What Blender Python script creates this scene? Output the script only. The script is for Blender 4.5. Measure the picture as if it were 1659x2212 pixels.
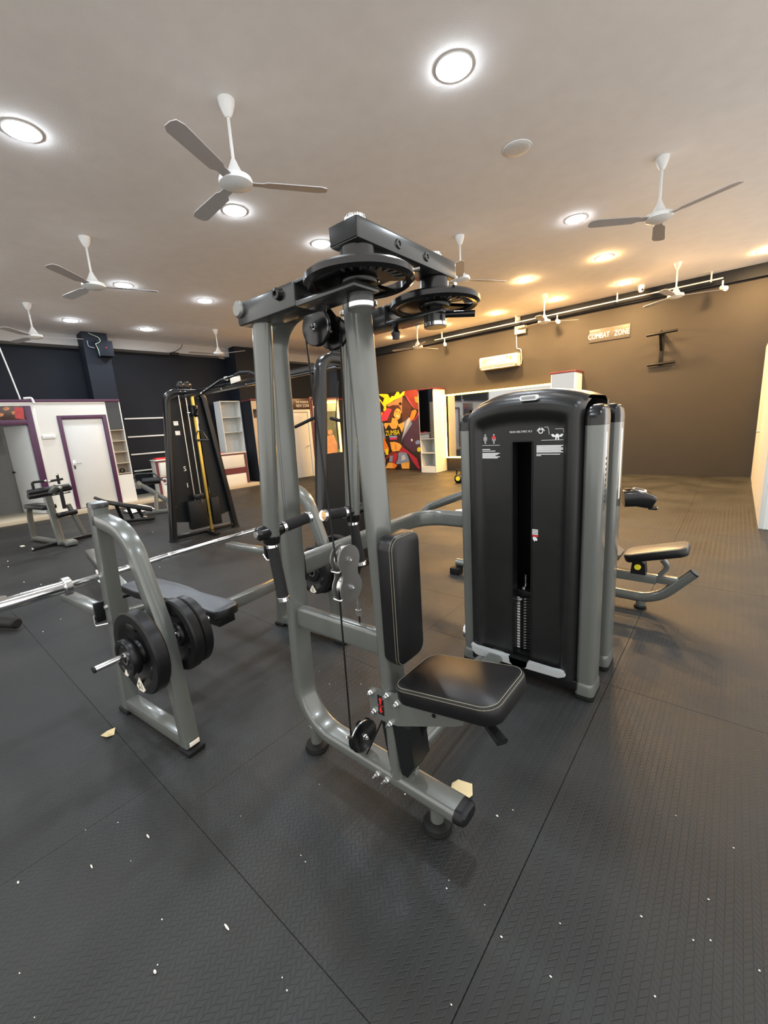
import bpy, bmesh, math, random
from mathutils import Matrix, Vector, Euler
R = math.radians
sin, cos, pi = math.sin, math.cos, math.pi
random.seed(7)
for o in list(bpy.data.objects):
    bpy.data.objects.remove(o)
S = bpy.context.scene
C = S.collection

# ---------------------------------------------------------------- camera, world, exposure
CAM_H = 1.5
def cam_axes(yaw, pitch, roll):
    cy, sy, cp, sp, cr, sr = cos(yaw), sin(yaw), cos(pitch), sin(pitch), cos(roll), sin(roll)
    f = Vector((sy * cp, cy * cp, -sp)); rt = Vector((cy, -sy, 0)); up = rt.cross(f)
    return rt * cr + up * sr, -(rt * sr - up * cr), f
rt, up, fw = cam_axes(R(-40.3326), R(11.8440), R(-3.7444))
cd = bpy.data.cameras.new('camera'); cam = bpy.data.objects.new('camera', cd); C.objects.link(cam)
cd.sensor_fit = 'HORIZONTAL'; cd.sensor_width = 36.0; cd.lens = 36.0 * 900.0 / 1659.0
cd.clip_start = 0.02
m = Matrix.Identity(4)
for i in range(3):
    m[i][0] = rt[i]; m[i][1] = up[i]; m[i][2] = -fw[i]
m[2][3] = CAM_H
cam.matrix_world = m
S.camera = cam
w = bpy.data.worlds.new('world'); S.world = w; w.use_nodes = True
w.node_tree.nodes['Background'].inputs[0].default_value = (1.0, 0.965, 0.925, 1)
w.node_tree.nodes['Background'].inputs[1].default_value = 1.8  # added even fill in place of the unseen hall's light
S.view_settings.view_transform = 'Standard'; S.view_settings.look = 'None'
S.view_settings.gamma = 1.0; S.view_settings.use_curve_mapping = False
S.view_settings.exposure = 0.15
COOL, WARM = (0.84, 0.92, 1.0), (1.0, 0.60, 0.25)
COOL_E, WARM_E = 250.0, 1150.0

# ---------------------------------------------------------------- materials
def lin(c):
    if isinstance(c, str):
        c = tuple(int(c[i:i + 2], 16) / 255 for i in (0, 2, 4))
        c = tuple(x / 12.92 if x <= .04045 else ((x + .055) / 1.055) ** 2.4 for x in c)
    return (c[0], c[1], c[2], 1)
def mat(name, col, rough=.5, metal=0.0, var=.12, scale=14, bump=0.0, bscale=300, coat=0.0, emit=None, estr=0.0, spec=.5, rvar=.08):
    M = bpy.data.materials.new(name); M.use_nodes = True
    nt = M.node_tree; b = nt.nodes['Principled BSDF']
    col = lin(col)
    b.inputs['Base Color'].default_value = col
    b.inputs['Roughness'].default_value = rough; b.inputs['Metallic'].default_value = metal
    b.inputs['Coat Weight'].default_value = coat; b.inputs['Coat Roughness'].default_value = .12
    b.inputs['Specular IOR Level'].default_value = spec
    if emit:
        b.inputs['Emission Color'].default_value = lin(emit); b.inputs['Emission Strength'].default_value = estr
        return M
    tc = nt.nodes.new('ShaderNodeTexCoord'); no = nt.nodes.new('ShaderNodeTexNoise')
    no.inputs['Scale'].default_value = scale; no.inputs['Detail'].default_value = 5
    nt.links.new(tc.outputs['Object'], no.inputs['Vector'])
    if var:
        mx = nt.nodes.new('ShaderNodeMix'); mx.data_type = 'RGBA'
        mx.inputs['A'].default_value = tuple(c * (1 - var) for c in col[:3]) + (1,)
        mx.inputs['B'].default_value = tuple(min(1, c * (1 + var)) for c in col[:3]) + (1,)
        nt.links.new(no.outputs['Fac'], mx.inputs['Factor']); nt.links.new(mx.outputs['Result'], b.inputs['Base Color'])
    if rvar:
        mr = nt.nodes.new('ShaderNodeMapRange')
        mr.inputs['To Min'].default_value = max(.01, rough - rvar); mr.inputs['To Max'].default_value = min(1, rough + rvar)
        nt.links.new(no.outputs['Fac'], mr.inputs['Value']); nt.links.new(mr.outputs['Result'], b.inputs['Roughness'])
    if bump:
        n2 = nt.nodes.new('ShaderNodeTexNoise'); n2.inputs['Scale'].default_value = bscale; n2.inputs['Detail'].default_value = 3
        nt.links.new(tc.outputs['Object'], n2.inputs['Vector'])
        bp = nt.nodes.new('ShaderNodeBump'); bp.inputs['Strength'].default_value = bump; bp.inputs['Distance'].default_value = .002
        nt.links.new(n2.outputs['Fac'], bp.inputs['Height']); nt.links.new(bp.outputs['Normal'], b.inputs['Normal'])
    return M
GREY = mat('grey_paint', (.118, .126, .116), .28, .2, .02, 30, coat=.45, rvar=0)
DGREY = mat('dark_grey_paint', (.024, .027, .026), .28, .2, .03, 30, coat=.35, rvar=0)
BLK = mat('black_gloss', (.006, .006, .0065), .22, 0, .2, 20, coat=.15, spec=.35)
BLKM = mat('black_satin', (.007, .0075, .008), .42, 0, .2, 20, spec=.25)
SHROUD = mat('black_plastic', (.0095, .0100, .0098), .32, 0, .1, 30, bump=.12, bscale=900, spec=.40)
VINYL = mat('black_vinyl', (.006, .006, .0065), .34, 0, .15, 12, bump=.12, bscale=500, spec=.35)
VINYLG = mat('grey_vinyl', (.058, .064, .072), .45, 0, .12, 12, bump=.1, bscale=500)  # paler vinyl for the top faces of the bench pad
PIPING = mat('piping', (.17, .16, .11), .5)
VINYL_SHEEN = mat('vinyl_warm_sheen', (.13, .105, .075), .38, 0, .1, 12, bump=.1, bscale=500)  # black vinyl with the warm wall's reflection put into its colour
LGREY = mat('lit_lip_plastic', (.36, .38, .38), .4, 0, .04, 20)
CHROME = mat('chrome', (.78, .79, .80), .12, 1.0, .03, 40, rvar=.04)
STEEL = mat('steel', (.55, .55, .54), .28, 1.0, .06, 40)
RUB = mat('rubber', (.007, .007, .007), .6, 0, .2, 30, spec=.25)
FOAM = mat('foam_grip', (.013, .013, .0135), .75, 0, .2, 60, bump=.3, bscale=700, spec=.25)
GALV = mat('zinc_plate', (.22, .22, .21), .42, .7, .02, 60, rvar=.03)
WHITE = mat('white_laminate', (.66, .67, .64), .42, 0, .03, 6)
WDOOR = mat('white_door', (.60, .62, .61), .38, 0, .03, 4)
CREAM = mat('cream_tile', (.48, .43, .33), .4, 0, .06, 6)
PURPLE = mat('purple_paint', (.060, .012, .050), .45, 0, .15, 8)
PLUM = mat('plum_laminate', (.11, .018, .028), .45, 0, .12, 8)
FANW = mat('fan_white', (.72, .73, .72), .35, 0, .02)
FANB = mat('fan_blade', (.42, .40, .40), .45, 0, .05)
BEIGE = mat('beige_laminate', (.46, .38, .28), .5, 0, .05)
BLACKWALL = mat('black_wall', (.0095, .0125, .019), .62, 0, .15, 3, bump=.15, bscale=120, spec=.2)
BROWNWALL = mat('brown_wall', (.036, .033, .030), .62, 0, .1, 3, bump=.15, bscale=120, spec=.2)
CEIL = mat('ceiling_plaster', (.83, .80, .775), .9, 0, .07, 5, bump=.45, bscale=90)
GLASSB = mat('dark_glass', (.02, .022, .024), .08, 0, .05, 4)
MIRROR = mat('mirror', (.36, .36, .35), .03, 1.0, 0, 4, rvar=0)
LED = mat('led_strip', (1, .8, .4), .5, emit=(1.0, .48, .06), estr=28.0)
ACW = mat('aircon_white', (.46, .46, .42), .4, 0, .02)
LCOOL = mat('lamp_cool', (1, 1, 1), .5, emit=COOL, estr=COOL_E)
LWARM = mat('lamp_warm', (1, 1, 1), .5, emit=WARM, estr=WARM_E)
LOFF = mat('lamp_off', (.62, .62, .60), .5)
CARD = mat('cardboard', (.62, .50, .28), .8, 0, .06, 40)
CRUMB = mat('crumb', (.75, .72, .62), .8)
YELLOW = mat('yellow_plastic', (.75, .65, .03), .4)
RED = mat('red_print', (.60, .02, .02), .5)
WPRINT = mat('white_print', (.70, .71, .70), .5)
GPRINT = mat('grey_print', (.28, .29, .29), .5)
LBL = mat('label_cream', (.80, .74, .64), .5)
STEEL_GLOW = mat('steel_led_glow', (.66, .46, .10), .30, .8, .05, 30)  # steel rail with the yellow LED reflection put into its colour
PLATE = mat('rubber_plate', (.006, .006, .0065), .36, 0, .2, 18, bump=.08, bscale=400, spec=.3)

def mat_floor():
    M = bpy.data.materials.new('rubber_mat'); M.use_nodes = True
    nt = M.node_tree; L = nt.links; b = nt.nodes['Principled BSDF']
    def N(t, **k):
        n = nt.nodes.new(t)
        for a, v in k.items(): setattr(n, a, v)
        return n
    def mth(op, a, b_=None, c=None):
        n = N('ShaderNodeMath', operation=op)
        for i, v in enumerate((a, b_, c)):
            if v is None: continue
            if isinstance(v, (int, float)): n.inputs[i].default_value = v
            else: L.new(v, n.inputs[i])
        return n.outputs[0]
    tc = N('ShaderNodeTexCoord'); sep = N('ShaderNodeSeparateXYZ'); L.new(tc.outputs['Object'], sep.inputs[0])
    X, Y = sep.outputs[0], sep.outputs[1]
    W, P = .021, .021
    xk = mth('DIVIDE', X, W); k = mth('FLOOR', xk); f = mth('SUBTRACT', xk, k)
    par = mth('FLOORED_MODULO', k, 2.0); s = mth('SUBTRACT', 1.0, mth('MULTIPLY', par, 2.0))
    v = mth('ADD', mth('ADD', mth('DIVIDE', Y, P), mth('MULTIPLY', s, mth('SUBTRACT', f, .5))), mth('MULTIPLY', par, .5))
    g = mth('ABSOLUTE', mth('SUBTRACT', mth('FRACT', v), .5))
    e = mth('ABSOLUTE', mth('SUBTRACT', f, .5))
    def mr(x, a, c, o0, o1):
        n = N('ShaderNodeMapRange', interpolation_type='SMOOTHSTEP'); L.new(x, n.inputs[0])
        for i, q in enumerate((a, c, o0, o1)): n.inputs[1 + i].default_value = q
        return n.outputs[0]
    h = mth('MINIMUM', mr(g, .34, .48, 1, 0), mr(e, .42, .50, 1, 0))
    no = N('ShaderNodeTexNoise'); no.inputs['Scale'].default_value = 1.6; no.inputs['Detail'].default_value = 4
    geo = N('ShaderNodeNewGeometry'); L.new(geo.outputs['Position'], no.inputs['Vector'])
    n2 = N('ShaderNodeTexNoise'); n2.inputs['Scale'].default_value = 420; L.new(geo.outputs['Position'], n2.inputs['Vector'])
    hh = mth('ADD', h, mth('MULTIPLY', n2.outputs['Fac'], .22))
    bp = N('ShaderNodeBump'); bp.inputs['Strength'].default_value = .5; bp.inputs['Distance'].default_value = .0035
    L.new(hh, bp.inputs['Height']); L.new(bp.outputs['Normal'], b.inputs['Normal'])
    cr = N('ShaderNodeValToRGB'); L.new(no.outputs['Fac'], cr.inputs[0])
    cr.color_ramp.elements[0].position = .32; cr.color_ramp.elements[0].color = (.0135, .0142, .0140, 1)
    cr.color_ramp.elements[1].position = .70; cr.color_ramp.elements[1].color = (.0245, .0255, .0248, 1)
    L.new(cr.outputs[0], b.inputs['Base Color'])
    L.new(mr(no.outputs['Fac'], .3, .7, .46, .64), b.inputs['Roughness'])
    b.inputs['Specular IOR Level'].default_value = .34
    return M
MATF = mat_floor()

# ---------------------------------------------------------------- geometry helpers
WM = {}                                        # world matrix of every parent
def rrect(w, h, r=None, n=5):
    r = min(w, h) / 2 if r is None else min(r, w / 2 - 1e-5, h / 2 - 1e-5)
    out = []
    for cx, cy, a0 in ((w / 2 - r, h / 2 - r, 0), (-w / 2 + r, h / 2 - r, 90), (-w / 2 + r, -h / 2 + r, 180), (w / 2 - r, -h / 2 + r, 270)):
        for i in range(n + 1):
            a = R(a0 + 90 * i / n); out.append((cx + r * cos(a), cy + r * sin(a)))
    return out
def circ(r, n=16):
    return [(r * cos(2 * pi * i / n), r * sin(2 * pi * i / n)) for i in range(n)]
def fillet(pts, rad, n=7):
    P = [Vector(p) for p in pts]; out = [P[0]]
    for i in range(1, len(P) - 1):
        r = rad[i - 1] if isinstance(rad, (list, tuple)) else rad
        a, b_, c = P[i - 1], P[i], P[i + 1]
        d1 = (a - b_).normalized(); d2 = (c - b_).normalized()
        ang = d1.angle(d2)
        if r <= 0 or ang > pi - .02: out.append(b_); continue
        t = min(r / math.tan(ang / 2), (a - b_).length * .49, (c - b_).length * .49); rr = t * math.tan(ang / 2)
        cen = b_ + (d1 + d2).normalized() * (rr / sin(ang / 2))
        p1 = b_ + d1 * t - cen; p2 = b_ + d2 * t - cen
        tot = p1.angle(p2); ax = p1.cross(p2).normalized()
        for k in range(n + 1):
            out.append(cen + Matrix.Rotation(tot * k / n, 3, ax) @ p1)
    out.append(P[-1]); return out
class MB:
    def __init__(s, M=None): s.v = []; s.f = []; s.mi = []; s.M = M; s.cur = 0
    def add(s, vs, fs):
        o = len(s.v)
        s.v += [(s.M @ Vector(p)) if s.M else Vector(p) for p in vs]
        s.f += [tuple(i + o for i in f) for f in fs]; s.mi += [s.cur] * len(fs); return s
    def bm(s, bm_):
        bm_.verts.index_update(); vs = [v.co.copy() for v in bm_.verts]; fs = [[v.index for v in f.verts] for f in bm_.faces]
        bm_.free(); return s.add(vs, fs)
    def box(s, c, d, bev=0.0, rot=None, seg=2):
        b = bmesh.new(); bmesh.ops.create_cube(b, size=1)
        for v in b.verts: v.co = Vector((v.co.x * d[0], v.co.y * d[1], v.co.z * d[2]))
        if bev > 0: bmesh.ops.bevel(b, geom=b.edges[:], offset=min(bev, min(d) * .49), segments=seg, affect='EDGES', profile=.5)
        T = Matrix.Translation(Vector(c)) @ (rot.to_4x4() if rot is not None else Matrix.Identity(4))
        for v in b.verts: v.co = T @ v.co
        return s.bm(b)
    def bb(s, x0, x1, y0, y1, z0, z1, bev=0.0):
        return s.box(((x0 + x1) / 2, (y0 + y1) / 2, (z0 + z1) / 2), (abs(x1 - x0), abs(y1 - y0), abs(z1 - z0)), bev)
    def sweep(s, path, sec, side=None, caps=True, scale=None):
        P = [Vector(p) for p in path]; n = len(P); m_ = len(sec); vs = []
        t0 = (P[1] - P[0]).normalized()
        if side is None:
            side0 = t0.cross(Vector((0, 0, 1)))
            if side0.length < .1: side0 = Vector((1, 0, 0))
            side0.normalize(); fixed = False
        else: side0 = Vector(side).normalized(); fixed = True
        prev = side0
        for i in range(n):
            a = P[max(i - 1, 0)]; b_ = P[min(i + 1, n - 1)]
            if 0 < i < n - 1:
                t = ((P[i] - a).normalized() + (b_ - P[i]).normalized()).normalized()
            else: t = (b_ - a).normalized()
            sd = side0 if fixed else prev
            sd = (sd - t * sd.dot(t)).normalized(); prev = sd
            u2 = sd.cross(t)
            k = scale[i] if scale else 1
            mt = 1.0
            if 0 < i < n - 1:
                ca = (P[i] - a).normalized().dot(t); mt = 1 / max(ca, .5)
            for (x, y) in sec: vs.append(P[i] + sd * x * k + u2 * y * k * mt)
        fs = []
        for i in range(n - 1):
            for j in range(m_):
                fs.append((i * m_ + j, i * m_ + (j + 1) % m_, (i + 1) * m_ + (j + 1) % m_, (i + 1) * m_ + j))
        if caps: fs += [tuple(range(m_))[::-1], tuple((n - 1) * m_ + j for j in range(m_))]
        return s.add(vs, fs)
    def tube(s, path, r, n=14, caps=True): return s.sweep(path, circ(r, n), None, caps)
    def cyl(s, a, b_, r, n=20, r2=None, bev=0.0):
        a = Vector(a); b_ = Vector(b_); r2 = r if r2 is None else r2; L = (b_ - a).length
        if bev: prof = [(0, 0), (r - bev, 0), (r, bev), (r2, L - bev), (r2 - bev, L), (0, L)]
        else: prof = [(0, 0), (r, 0), (r2, L), (0, L)]
        return s.lathe(prof, a, b_ - a, n)
    def lathe(s, prof, org, axis, n=24, a0=0.0, a1=2 * pi):
        q = Vector((0, 0, 1)).rotation_difference(Vector(axis).normalized()); org = Vector(org); vs = []; fs = []
        full = abs(a1 - a0 - 2 * pi) < 1e-6; cnt = n if full else n + 1; idx = []
        for (r, z) in prof:
            if r < 1e-7: idx.append([len(vs)] * cnt); vs.append(org + q @ Vector((0, 0, z)))
            else:
                idx.append(list(range(len(vs), len(vs) + cnt)))
                for k in range(cnt):
                    a = a0 + (a1 - a0) * k / n; vs.append(org + q @ Vector((r * cos(a), r * sin(a), z)))
        for i in range(len(prof) - 1):
            A_, B_ = idx[i], idx[i + 1]
            for k in range(n):
                k2 = (k + 1) % cnt; f = []
                for x in (A_[k], A_[k2], B_[k2], B_[k]):
                    if x not in f: f.append(x)
                if len(f) > 2: fs.append(tuple(f))
        return s.add(vs, fs)
    def prism(s, out2, org, ux, uy, th, holes=None):
        """flat outline extruded by th along ux x uy (centred)"""
        org = Vector(org); ux = Vector(ux).normalized(); uy = Vector(uy).normalized(); nz = ux.cross(uy)
        n = len(out2)
        vs = [org + ux * x + uy * y - nz * th / 2 for x, y in out2] + [org + ux * x + uy * y + nz * th / 2 for x, y in out2]
        ar = sum(out2[i][0] * out2[(i + 1) % n][1] - out2[(i + 1) % n][0] * out2[i][1] for i in range(n))
        a = tuple(range(n)); b_ = tuple(range(n, 2 * n))
        fs = [a[::-1], b_] if ar > 0 else [a, b_[::-1]]
        for i in range(n):
            j = (i + 1) % n
            fs.append((i, j, n + j, n + i) if ar > 0 else (j, i, n + i, n + j))
        return s.add(vs, fs)
    def ball(s, c, r, n=14, sc=(1, 1, 1)):
        b = bmesh.new(); bmesh.ops.create_uvsphere(b, u_segments=n, v_segments=max(6, n // 2), radius=r)
        for v in b.verts: v.co = Vector((v.co.x * sc[0] + c[0], v.co.y * sc[1] + c[1], v.co.z * sc[2] + c[2]))
        return s.bm(b)
    def pad(s, c, d, rot=None, cr=.05, er=.018):
        """upholstered pad: rounded plan outline, softened edges (plan = local xy)"""
        T = Matrix.Translation(Vector(c)) @ (rot.to_4x4() if rot is not None else Matrix.Identity(4))
        rings = []
        h = d[2] / 2
        for z, ins in ((-h, er), (-h + er * .3, er * .3), (-h + er, 0), (h - er, 0), (h - er * .3, er * .3), (h, er)):
            rings.append([T @ Vector((x, y, z)) for x, y in rrect(d[0] - 2 * ins, d[1] - 2 * ins, max(cr - ins, .004), 6)])
        n = len(rings[0]); vs = [p for r_ in rings for p in r_]; fs = []
        for i in range(len(rings) - 1):
            for j in range(n): fs.append((i * n + j, i * n + (j + 1) % n, (i + 1) * n + (j + 1) % n, (i + 1) * n + j))
        fs += [tuple(range(n))[::-1], tuple((len(rings) - 1) * n + j for j in range(n))]
        return s.add(vs, fs)
def O(name, mb, mats, parent=None, kind=None, smooth=38, label=None, cat=None, group=None, base=None):
    if not isinstance(mats, (list, tuple)): mats = [mats]
    me = bpy.data.meshes.new(name)
    if parent is not None:
        inv = WM[parent].inverted(); T = Matrix.Identity(4); vs = [inv @ v for v in mb.v]
    else:
        if base is None:
            xs = [v.x for v in mb.v]; ys = [v.y for v in mb.v]; base = ((min(xs) + max(xs)) / 2, (min(ys) + max(ys)) / 2, min(v.z for v in mb.v))
        T = Matrix.Translation(Vector(base)); vs = [v - Vector(base) for v in mb.v]
    me.from_pydata(vs, [], mb.f)
    for m_ in mats: me.materials.append(m_)
    me.polygons.foreach_set('material_index', mb.mi)
    if smooth:
        me.polygons.foreach_set('use_smooth', [True] * len(me.polygons)); me.set_sharp_from_angle(angle=R(smooth))
    me.update()
    o = bpy.data.objects.new(name, me); C.objects.link(o)
    if parent is not None: o.parent = parent; WM[o] = WM[parent]
    else: o.location = base; WM[o] = T
    tag(o, label, cat, group, kind); return o
def tag(o, label=None, cat=None, group=None, kind=None):
    if label: o['label'] = label
    if cat: o['category'] = cat
    if group: o['group'] = group
    if kind: o['kind'] = kind
def thing(name, label, cat, loc=(0, 0, 0), rz=0.0, group=None, kind=None):
    o = bpy.data.objects.new(name, None); C.objects.link(o); o.empty_display_size = .1
    o.location = loc; o.rotation_euler = (0, 0, rz)
    WM[o] = Matrix.Translation(Vector(loc)) @ Matrix.Rotation(rz, 4, 'Z'); tag(o, label, cat, group, kind); return o
def dup(root, loc, rz=0.0, label=None):
    r = root.copy(); C.objects.link(r); r.location = loc; r.rotation_euler = (0, 0, rz)
    WM[r] = Matrix.Translation(Vector(loc)) @ Matrix.Rotation(rz, 4, 'Z')
    if label: r['label'] = label
    for ch in root.children:
        c = ch.copy(); C.objects.link(c); c.parent = r
        for g in ch.children:
            d = g.copy(); C.objects.link(d); d.parent = c
    return r
def text(name, body, size, loc, rot, m_, parent, ext=.0006, align='CENTER', sx=1.0, shear=0.0):
    cu = bpy.data.curves.new(name, 'FONT'); cu.body = body; cu.size = size; cu.extrude = ext; cu.align_x = align; cu.align_y = 'CENTER'
    cu.shear = shear; cu.materials.append(m_); cu.resolution_u = 3
    tmp = bpy.data.objects.new('tmp_text', cu); C.objects.link(tmp); dg = bpy.context.evaluated_depsgraph_get()
    me = bpy.data.meshes.new_from_object(tmp.evaluated_get(dg)); me.name = name; bpy.data.objects.remove(tmp)
    if not me.materials: me.materials.append(m_)
    o = bpy.data.objects.new(name, me); C.objects.link(o); o.parent = parent
    T = WM[parent].inverted() @ (Matrix.Translation(Vector(loc)) @ Euler(rot).to_matrix().to_4x4() @ Matrix.Diagonal((sx, 1, 1, 1)))
    o.matrix_local = T; WM[o] = WM[parent] @ T
    if len(body) == 2: o['kind'] = 'stuff'
    return o
LA = R(4.0808598)
LM = Matrix.Rotation(-LA, 4, 'Z')               # frame of the slightly skewed left wall: x = distance, y = along
def LW(a, s_, z): return LM @ Vector((a, s_, z))

# ---------------------------------------------------------------- room
CZ = 3.94
floor = O('floor', MB().bb(-12.6, 3.0, -5.0, 11.3, -.10, -.012), mat('concrete', (.05, .05, .05), .8), kind='structure')
def rmat(x0, x1, y0, y1):
    w_, d_ = x1 - x0 - .0012, y1 - y0 - .0012
    key = (round(w_, 3), round(d_, 3))
    if key not in rmat.c:
        mb = MB(); e = .0014
        vs = [(0, 0, -.012), (w_, 0, -.012), (w_, d_, -.012), (0, d_, -.012), (0, 0, -e), (w_, 0, -e), (w_, d_, -e), (0, d_, -e), (e, e, 0), (w_ - e, e, 0), (w_ - e, d_ - e, 0), (e, d_ - e, 0)]
        fs = [(8, 9, 10, 11)] + [(i, (i + 1) % 4, 4 + (i + 1) % 4, 4 + i) for i in range(4)] + [(4 + i, 4 + (i + 1) % 4, 8 + (i + 1) % 4, 8 + i) for i in range(4)]
        me = bpy.data.meshes.new('rubber_mat'); me.from_pydata(vs, [], fs); me.materials.append(MATF); me.update(); rmat.c[key] = me
    o = bpy.data.objects.new('rubber_mat', rmat.c[key]); C.objects.link(o); o.parent = floor
    o.location = Vector((x0 + .0006, y0 + .0006, 0)) - floor.location
rmat.c = {}
ymax = 11.07
for i in range(-1, 3):
    x0 = -.432 + 1.198 * i; x1 = min(x0 + 1.198, 2.9)
    for j in range(0, 7):
        y0 = .515 + 1.83 * j; y1 = min(y0 + 1.83, ymax)
        if y1 - y0 > .1: rmat(x0, x1, y0, y1)
for i in range(6):
    x1 = -1.63 - 1.83 * i; x0 = max(x1 - 1.83, -11.6)
    for j in range(0, 9):
        y0 = .515 + 1.22 * j; y1 = min(y0 + 1.22, ymax)
        if y1 - y0 > .1: rmat(x0, x1, y0, y1)
for i in range(-1, 7):                                   # nearest rows, laid with their joints offset
    x1 = -.03 - 1.83 * i; x0 = max(x1 - 1.83, -11.6)
    for j in range(-4, 0): rmat(x0, x1, .515 + 1.22 * j, 1.735 + 1.22 * j)
O('ceiling', MB().bb(-12.8, 1.4, -2.0, 11.3, CZ, CZ + .1), CEIL, kind='structure')
mb = MB(LM); mb.bb(-12.3, -11.95, -5.0, 12.1, 3.70, CZ - .002)
O('trim_1', mb, mat('bulkhead_plaster', (.40, .385, .37), .9, 0, .06, 5, bump=.3, bscale=90), kind='structure', label='plaster bulkhead along the black wall')
O('wall_left', MB(LM).bb(-12.45, -12.3, -5.0, 12.1, 0, CZ - .002), BLACKWALL, kind='structure')
O('wall_right', MB().bb(-11.2, 1.4, 11.08, 11.23, 0, CZ - .002), BROWNWALL, kind='structure')
O('trim_2', MB().bb(-10.0, 1.38, 10.98, 11.075, 3.72, CZ - .004), BLACKWALL, kind='structure')
# columns by the left wall
O('trim_3', MB(LM).bb(-12.0, -11.5, 2.58, 3.07, 0, CZ - .004), BLACKWALL, kind='structure', label='black square column')
O('trim_4', MB(LM).bb(-12.25, -11.62, 6.22, 7.3, 0, CZ - .004), BLACKWALL, kind='structure', label='black corner column')
# platform and changing room partition
O('trim_5', MB(LM).bb(-12.28, -11.05, -4.9, 6.18, 0, .10, .006), CREAM, kind='structure', label='cream raised platform edge')
mb = MB(LM)
PF = -11.2
for s0, s1, z0, z1 in ((-2.0, .10, .1, 2.40), (.10, 1.44, 2.33, 2.40), (1.44, 1.77, .1, 2.40), (1.77, 2.67, 2.12, 2.40), (2.67, 2.70, .1, 2.40)):
    mb.bb(PF - .12, PF, s0, s1, z0, z1)
mb.bb(-12.0, PF - .12, 2.62, 2.70, .1, 2.40)
wp = O('wall_partition', mb, WHITE, kind='structure')
O('cornice', MB(LM).bb(PF - .14, PF + .025, -2.0, 2.99, 2.40, 2.455, .004), PURPLE, wp)
O('soffit_strip', MB(LM).bb(PF - .02, PF + .012, -2.0, 2.68, 2.365, 2.40, .003), WHITE, wp)
# inside the open changing room
O('wall_inner', MB(LM).bb(-12.25, -12.15, -1.6, 1.5, .1, 2.4), mat('dim_room_wall', (.14, .135, .12), .6), kind='structure')  # shade of the unlit room put into a darker wall colour
# closed door
d1 = thing('door_1', None, None, LW(PF, 2.22, .1), -LA, kind='structure')
mb = MB(LM)
for s0, s1, z0, z1 in ((1.77, 1.845, .1, 2.12), (2.595, 2.67, .1, 2.12), (1.845, 2.595, 2.045, 2.12)): mb.bb(PF - .12, PF + .02, s0, s1, z0, z1, .004)
O('door_frame', mb, PURPLE, d1)
O('door_leaf', MB(LM).bb(PF - .06, PF - .02, 1.85, 2.59, .11, 2.04, .003), WDOOR, d1)
mb = MB(LM); mb.bb(PF - .02, PF - .008, 1.885, 1.925, .98, 1.16, .004); mb.cyl((PF - .01, 1.905, 1.10), (PF + .04, 1.905, 1.10), .010, 10); mb.tube([(PF + .035, 1.905, 1.10), (PF + .035, 2.03, 1.10)], .009, 10)
O('door_handle', mb, CHROME, d1)
# open doorway
d2 = thing('door_2', None, None, LW(PF, .8, .1), -LA, kind='structure')
mb = MB(LM)
for s0, s1, z0, z1 in ((.10, .19, .1, 2.06), (1.27, 1.38, .1, 2.33), (.19, 1.27, 1.96, 2.06)): mb.bb(PF - .12, PF + .02, s0, s1, z0, z1, .004)
O('door_frame', mb, PURPLE, d2)
O('white_jamb', MB(LM).bb(PF - .12, PF + .015, 1.38, 1.44, .1, 2.33, .004), WHITE, d2)
hx = LM @ Matrix.Translation((PF - .06, 1.26, 0)) @ Matrix.Rotation(R(-70), 4, 'Z')
O('door_leaf', MB(hx).bb(-.02, .02, -.84, 0, .11, 1.95, .003), WDOOR, d2)
mb = MB(hx); mb.cyl((.02, -.78, 1.0), (.06, -.78, 1.0), .012, 10); mb.cyl((.06, -.78, 1.0), (.065, -.78, 1.0), .03, 12)
O('door_knob', mb, BLKM, d2)
sg = thing('sign_panel', 'dark photo sign over the open changing room doorway', 'sign', LW(PF, .7, 2.06), -LA)
O('panel', MB(LM).bb(PF - .02, PF + .012, .10, 1.27, 2.065, 2.32, .003), mat('sign_dark', (.05, .025, .018), .35, var=.8, scale=9), sg)
mb = MB(LM); rnd = random.Random(3)
for k in range(9):
    s0 = .2 + k * .11; z0 = 2.12 + rnd.random() * .14
    mb.prism([(0, 0), (.07, .02), (.09, .06), (.03, .08), (-.02, .05)], (PF + .013, s0, z0), (0, 1, 0), (0, 0, 1), .002)
O('print', mb, mat('sign_print', (.42, .16, .06), .4, var=.9, scale=14), sg)
O('print', MB(LM).prism([(0, 0), (.14, -.03), (.16, .2), (.03, .22)], (PF + .0135, 1.10, 2.09), (0, 1, 0), (0, 0, 1), .002), mat('sign_red', (.40, .03, .03), .4, var=.5), sg)
# socket strip on the partition
sk = thing('wall_socket', 'white switch plate beside the open doorway', 'switch', LW(PF, 1.58, 1.68), -LA)
O('plate', MB(LM).bb(PF, PF + .035, 1.46, 1.68, 1.655, 1.735, .006), FANW, sk)
O('rocker', MB(LM).bb(PF + .03, PF + .042, 1.52, 1.60, 1.675, 1.715, .003), WPRINT, sk)
O('rocker', MB(LM).bb(PF + .03, PF + .042, 1.61, 1.65, 1.675, 1.715, .003), WPRINT, sk)
# pipe from ceiling to the partition top
cp = thing('conduit_pipe', 'thin white pipe slanting down to the partition top', 'pipe', LW(-11.35, 1.3, 2.46), -LA)
O('pipe', MB(LM).tube([(-11.3, 1.065, 3.90), (-11.3, 1.20, 2.95), (-11.3, 1.262, 2.46)], .014, 10), FANW, cp)
O('elbow', MB(LM).tube(fillet([(-11.19, 1.30, 2.475), (-11.19, 1.43, 2.485), (-11.165, 1.45, 2.37)], .03), .022, 10), FANW, cp)
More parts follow.
